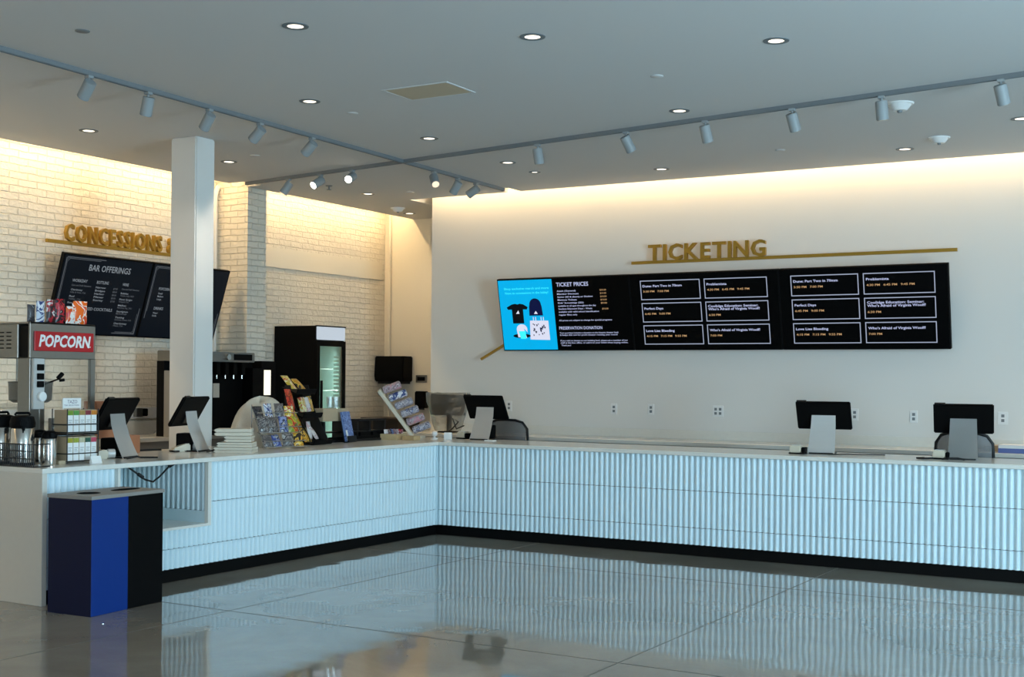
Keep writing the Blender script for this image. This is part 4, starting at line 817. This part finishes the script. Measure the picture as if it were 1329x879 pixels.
MB().box(-.09, .09, -.14, .14, 0, .008).box(-.09, -.08, -.14, .14, .008, .06).box(.08, .09, -.14, .14, .008, .06).box(-.08, .08, -.14, -.13, .008, .06).box(-.08, .08, .13, .14, .008, .06).build('tray', 'wood', bk)
bt = Matrix.Translation((-7.60, 10.56, .914)) @ Matrix.Rotation(R(15), 4, 'Z')
for k in range(6):
    x = -.035+.07*(k % 2); y = -.09+.085*(k//2); pouch(bt @ Vector((x, y, .01)), .075, .095, .03, ('white', 'bluebag', 'white', 'pink', 'bluebag', 'redw')[k], 'small wrapped candy standing in the wooden basket', 'candies in the wooden basket', R(25*k), R(10), 'wrapped_candy', 'candy')
# slanted roll rack
rr = thing('roll_rack', 'slanted cream rack holding six patterned rolls', 'display rack', (-7.62, 10.83, .914), R(0))
# board leans: foot near, top towards the brick wall (screen left)
RD = Vector((.86, .51, 0)); A0 = Vector((.0, .08, .02)); A1 = Vector((-.26, -.16, .49))
axis = (A1-A0); nrm = Vector((.49, .30, .36)).normalized(); side = axis.cross(nrm).normalized(); nrm = side.cross(axis).normalized()
if nrm.x < 0: nrm = -nrm
FT = Matrix((axis.normalized(), side, axis.normalized().cross(side))).transposed().to_4x4(); FT.translation = A0; L_ = axis.length
sgn = 1 if (axis.normalized().cross(side)).dot(nrm) > 0 else -1
MB(FT).box(0, L_, -.075, -.067, 0, sgn*.03).box(0, L_, .067, .075, 0, sgn*.03).box(0, L_, -.075, .075, -sgn*.008, 0).build('board', 'cream', rr, bevel=.002, seg=1)
MB().box(-.02, .12, .0, .16, 0, .03).build('foot', 'cream', rr, bevel=.004)
RW = Matrix.Translation((-7.62, 10.83, .914)) @ FT
for k in range(6):
    x = .04+k*(L_-.07)/5; c0_ = RW @ Vector((x, 0, sgn*.045)); dd_ = Vector((.80, .47, .36)).normalized(); mb = MB()
    mb.cyl(c0_, c0_+dd_*.19, .040, n=20)
    o = mb.build('patterned_roll', B[('lilac', 'pink', 'lilac', 'lilac', 'bluew', 'pink')[k]], bevel=.008); tag(o, 'patterned paper roll in the slanted rack, %s' % ('lowest', 'second from bottom', 'third from bottom', 'third from top', 'second from top', 'topmost')[k], 'roll', 'rolls in the slanted rack')
o = MB().box(-7.45, -7.31, 10.50, 10.62, .914, .955).build('wooden_box', 'wood', bevel=.003); tag(o, 'small pale wooden box on the counter corner', 'box')
d = thing('table_bell', 'white round knob stand on the counter corner', 'stand', (-7.30, 10.86, .914)); MB().lathe([(0, 0), (.035, 0), (.03, .012), (.01, .02), (.01, .03), (0, .03)]).build('base', 'white', d)
MB().lathe([(0, .03), (.022, .034), (.032, .055), (.024, .078), (0, .085)]).build('ball', 'white', d)
d = thing('paper_card', 'small white folded card beside the round white knob', 'card', (-7.18, 10.93, .914), R(-70)); MB().prism([(-.02, 0), (.02, 0), (.003, .07), (-.003, .07)], -.04, .04, 1).build('card', 'paper', d)
# monitor wrapped in clear film on the back counter
wm = thing('wrapped_monitor', 'grey monitor wrapped in clear plastic on the back counter corner', 'monitor', (-8.10, 12.32, .914), R(-2))
MB().box(-.24, .24, -.02, .02, .20, .44).build('screen_housing', mat('monitor_grey', '55524D', .4), wm, bevel=.008)
MB().box(-.09, .09, -.08, .12, 0, .015).box(-.03, .03, .015, .045, .015, .24).build('stand', 'black', wm, bevel=.004)
def film(u, v_):
    a_ = 2*math.pi*u; w2 = .29-.13*(1-v_)**1.5; x = w2*max(-1, min(1, 1.25*math.cos(a_))); y = .06*math.sin(a_); random.seed(int(u*997+v_*131)); return (x+random.uniform(-.006, .006), y+random.uniform(-.01, .01), .02+.44*v_+random.uniform(-.004, .004))
mb = MB().grid(film, 30, 8); mb.build('plastic_film', 'film', wm, smooth=20, closed=False)
MB().tube([(.08, -.1, .01), (.16, -.12, .06), (.22, -.1, .13), (.13, -.09, .17), (.2, -.11, .05), (.3, -.1, .09)], .008).build('cable_bundle', 'rubber', wm)
# book at the right edge
o = MB().box(-2.03, -1.78, 12.10, 12.40, .9145, .955, 0).box(-2.03, -1.78, 12.10, 12.40, .955, .985, 1).build('box_file', [mat('blue_cover', '5B6DA8', .5), 'paper'], bevel=.002, seg=1); tag(o, 'white and blue box file on the back counter at the right edge', 'box file')
o = MB().box(-2.2, -2.06, 12.35, 12.60, .9145, .965).build('tan_parcel', 'tan', bevel=.003); tag(o, 'small tan box on the back counter left of the white box file', 'box')
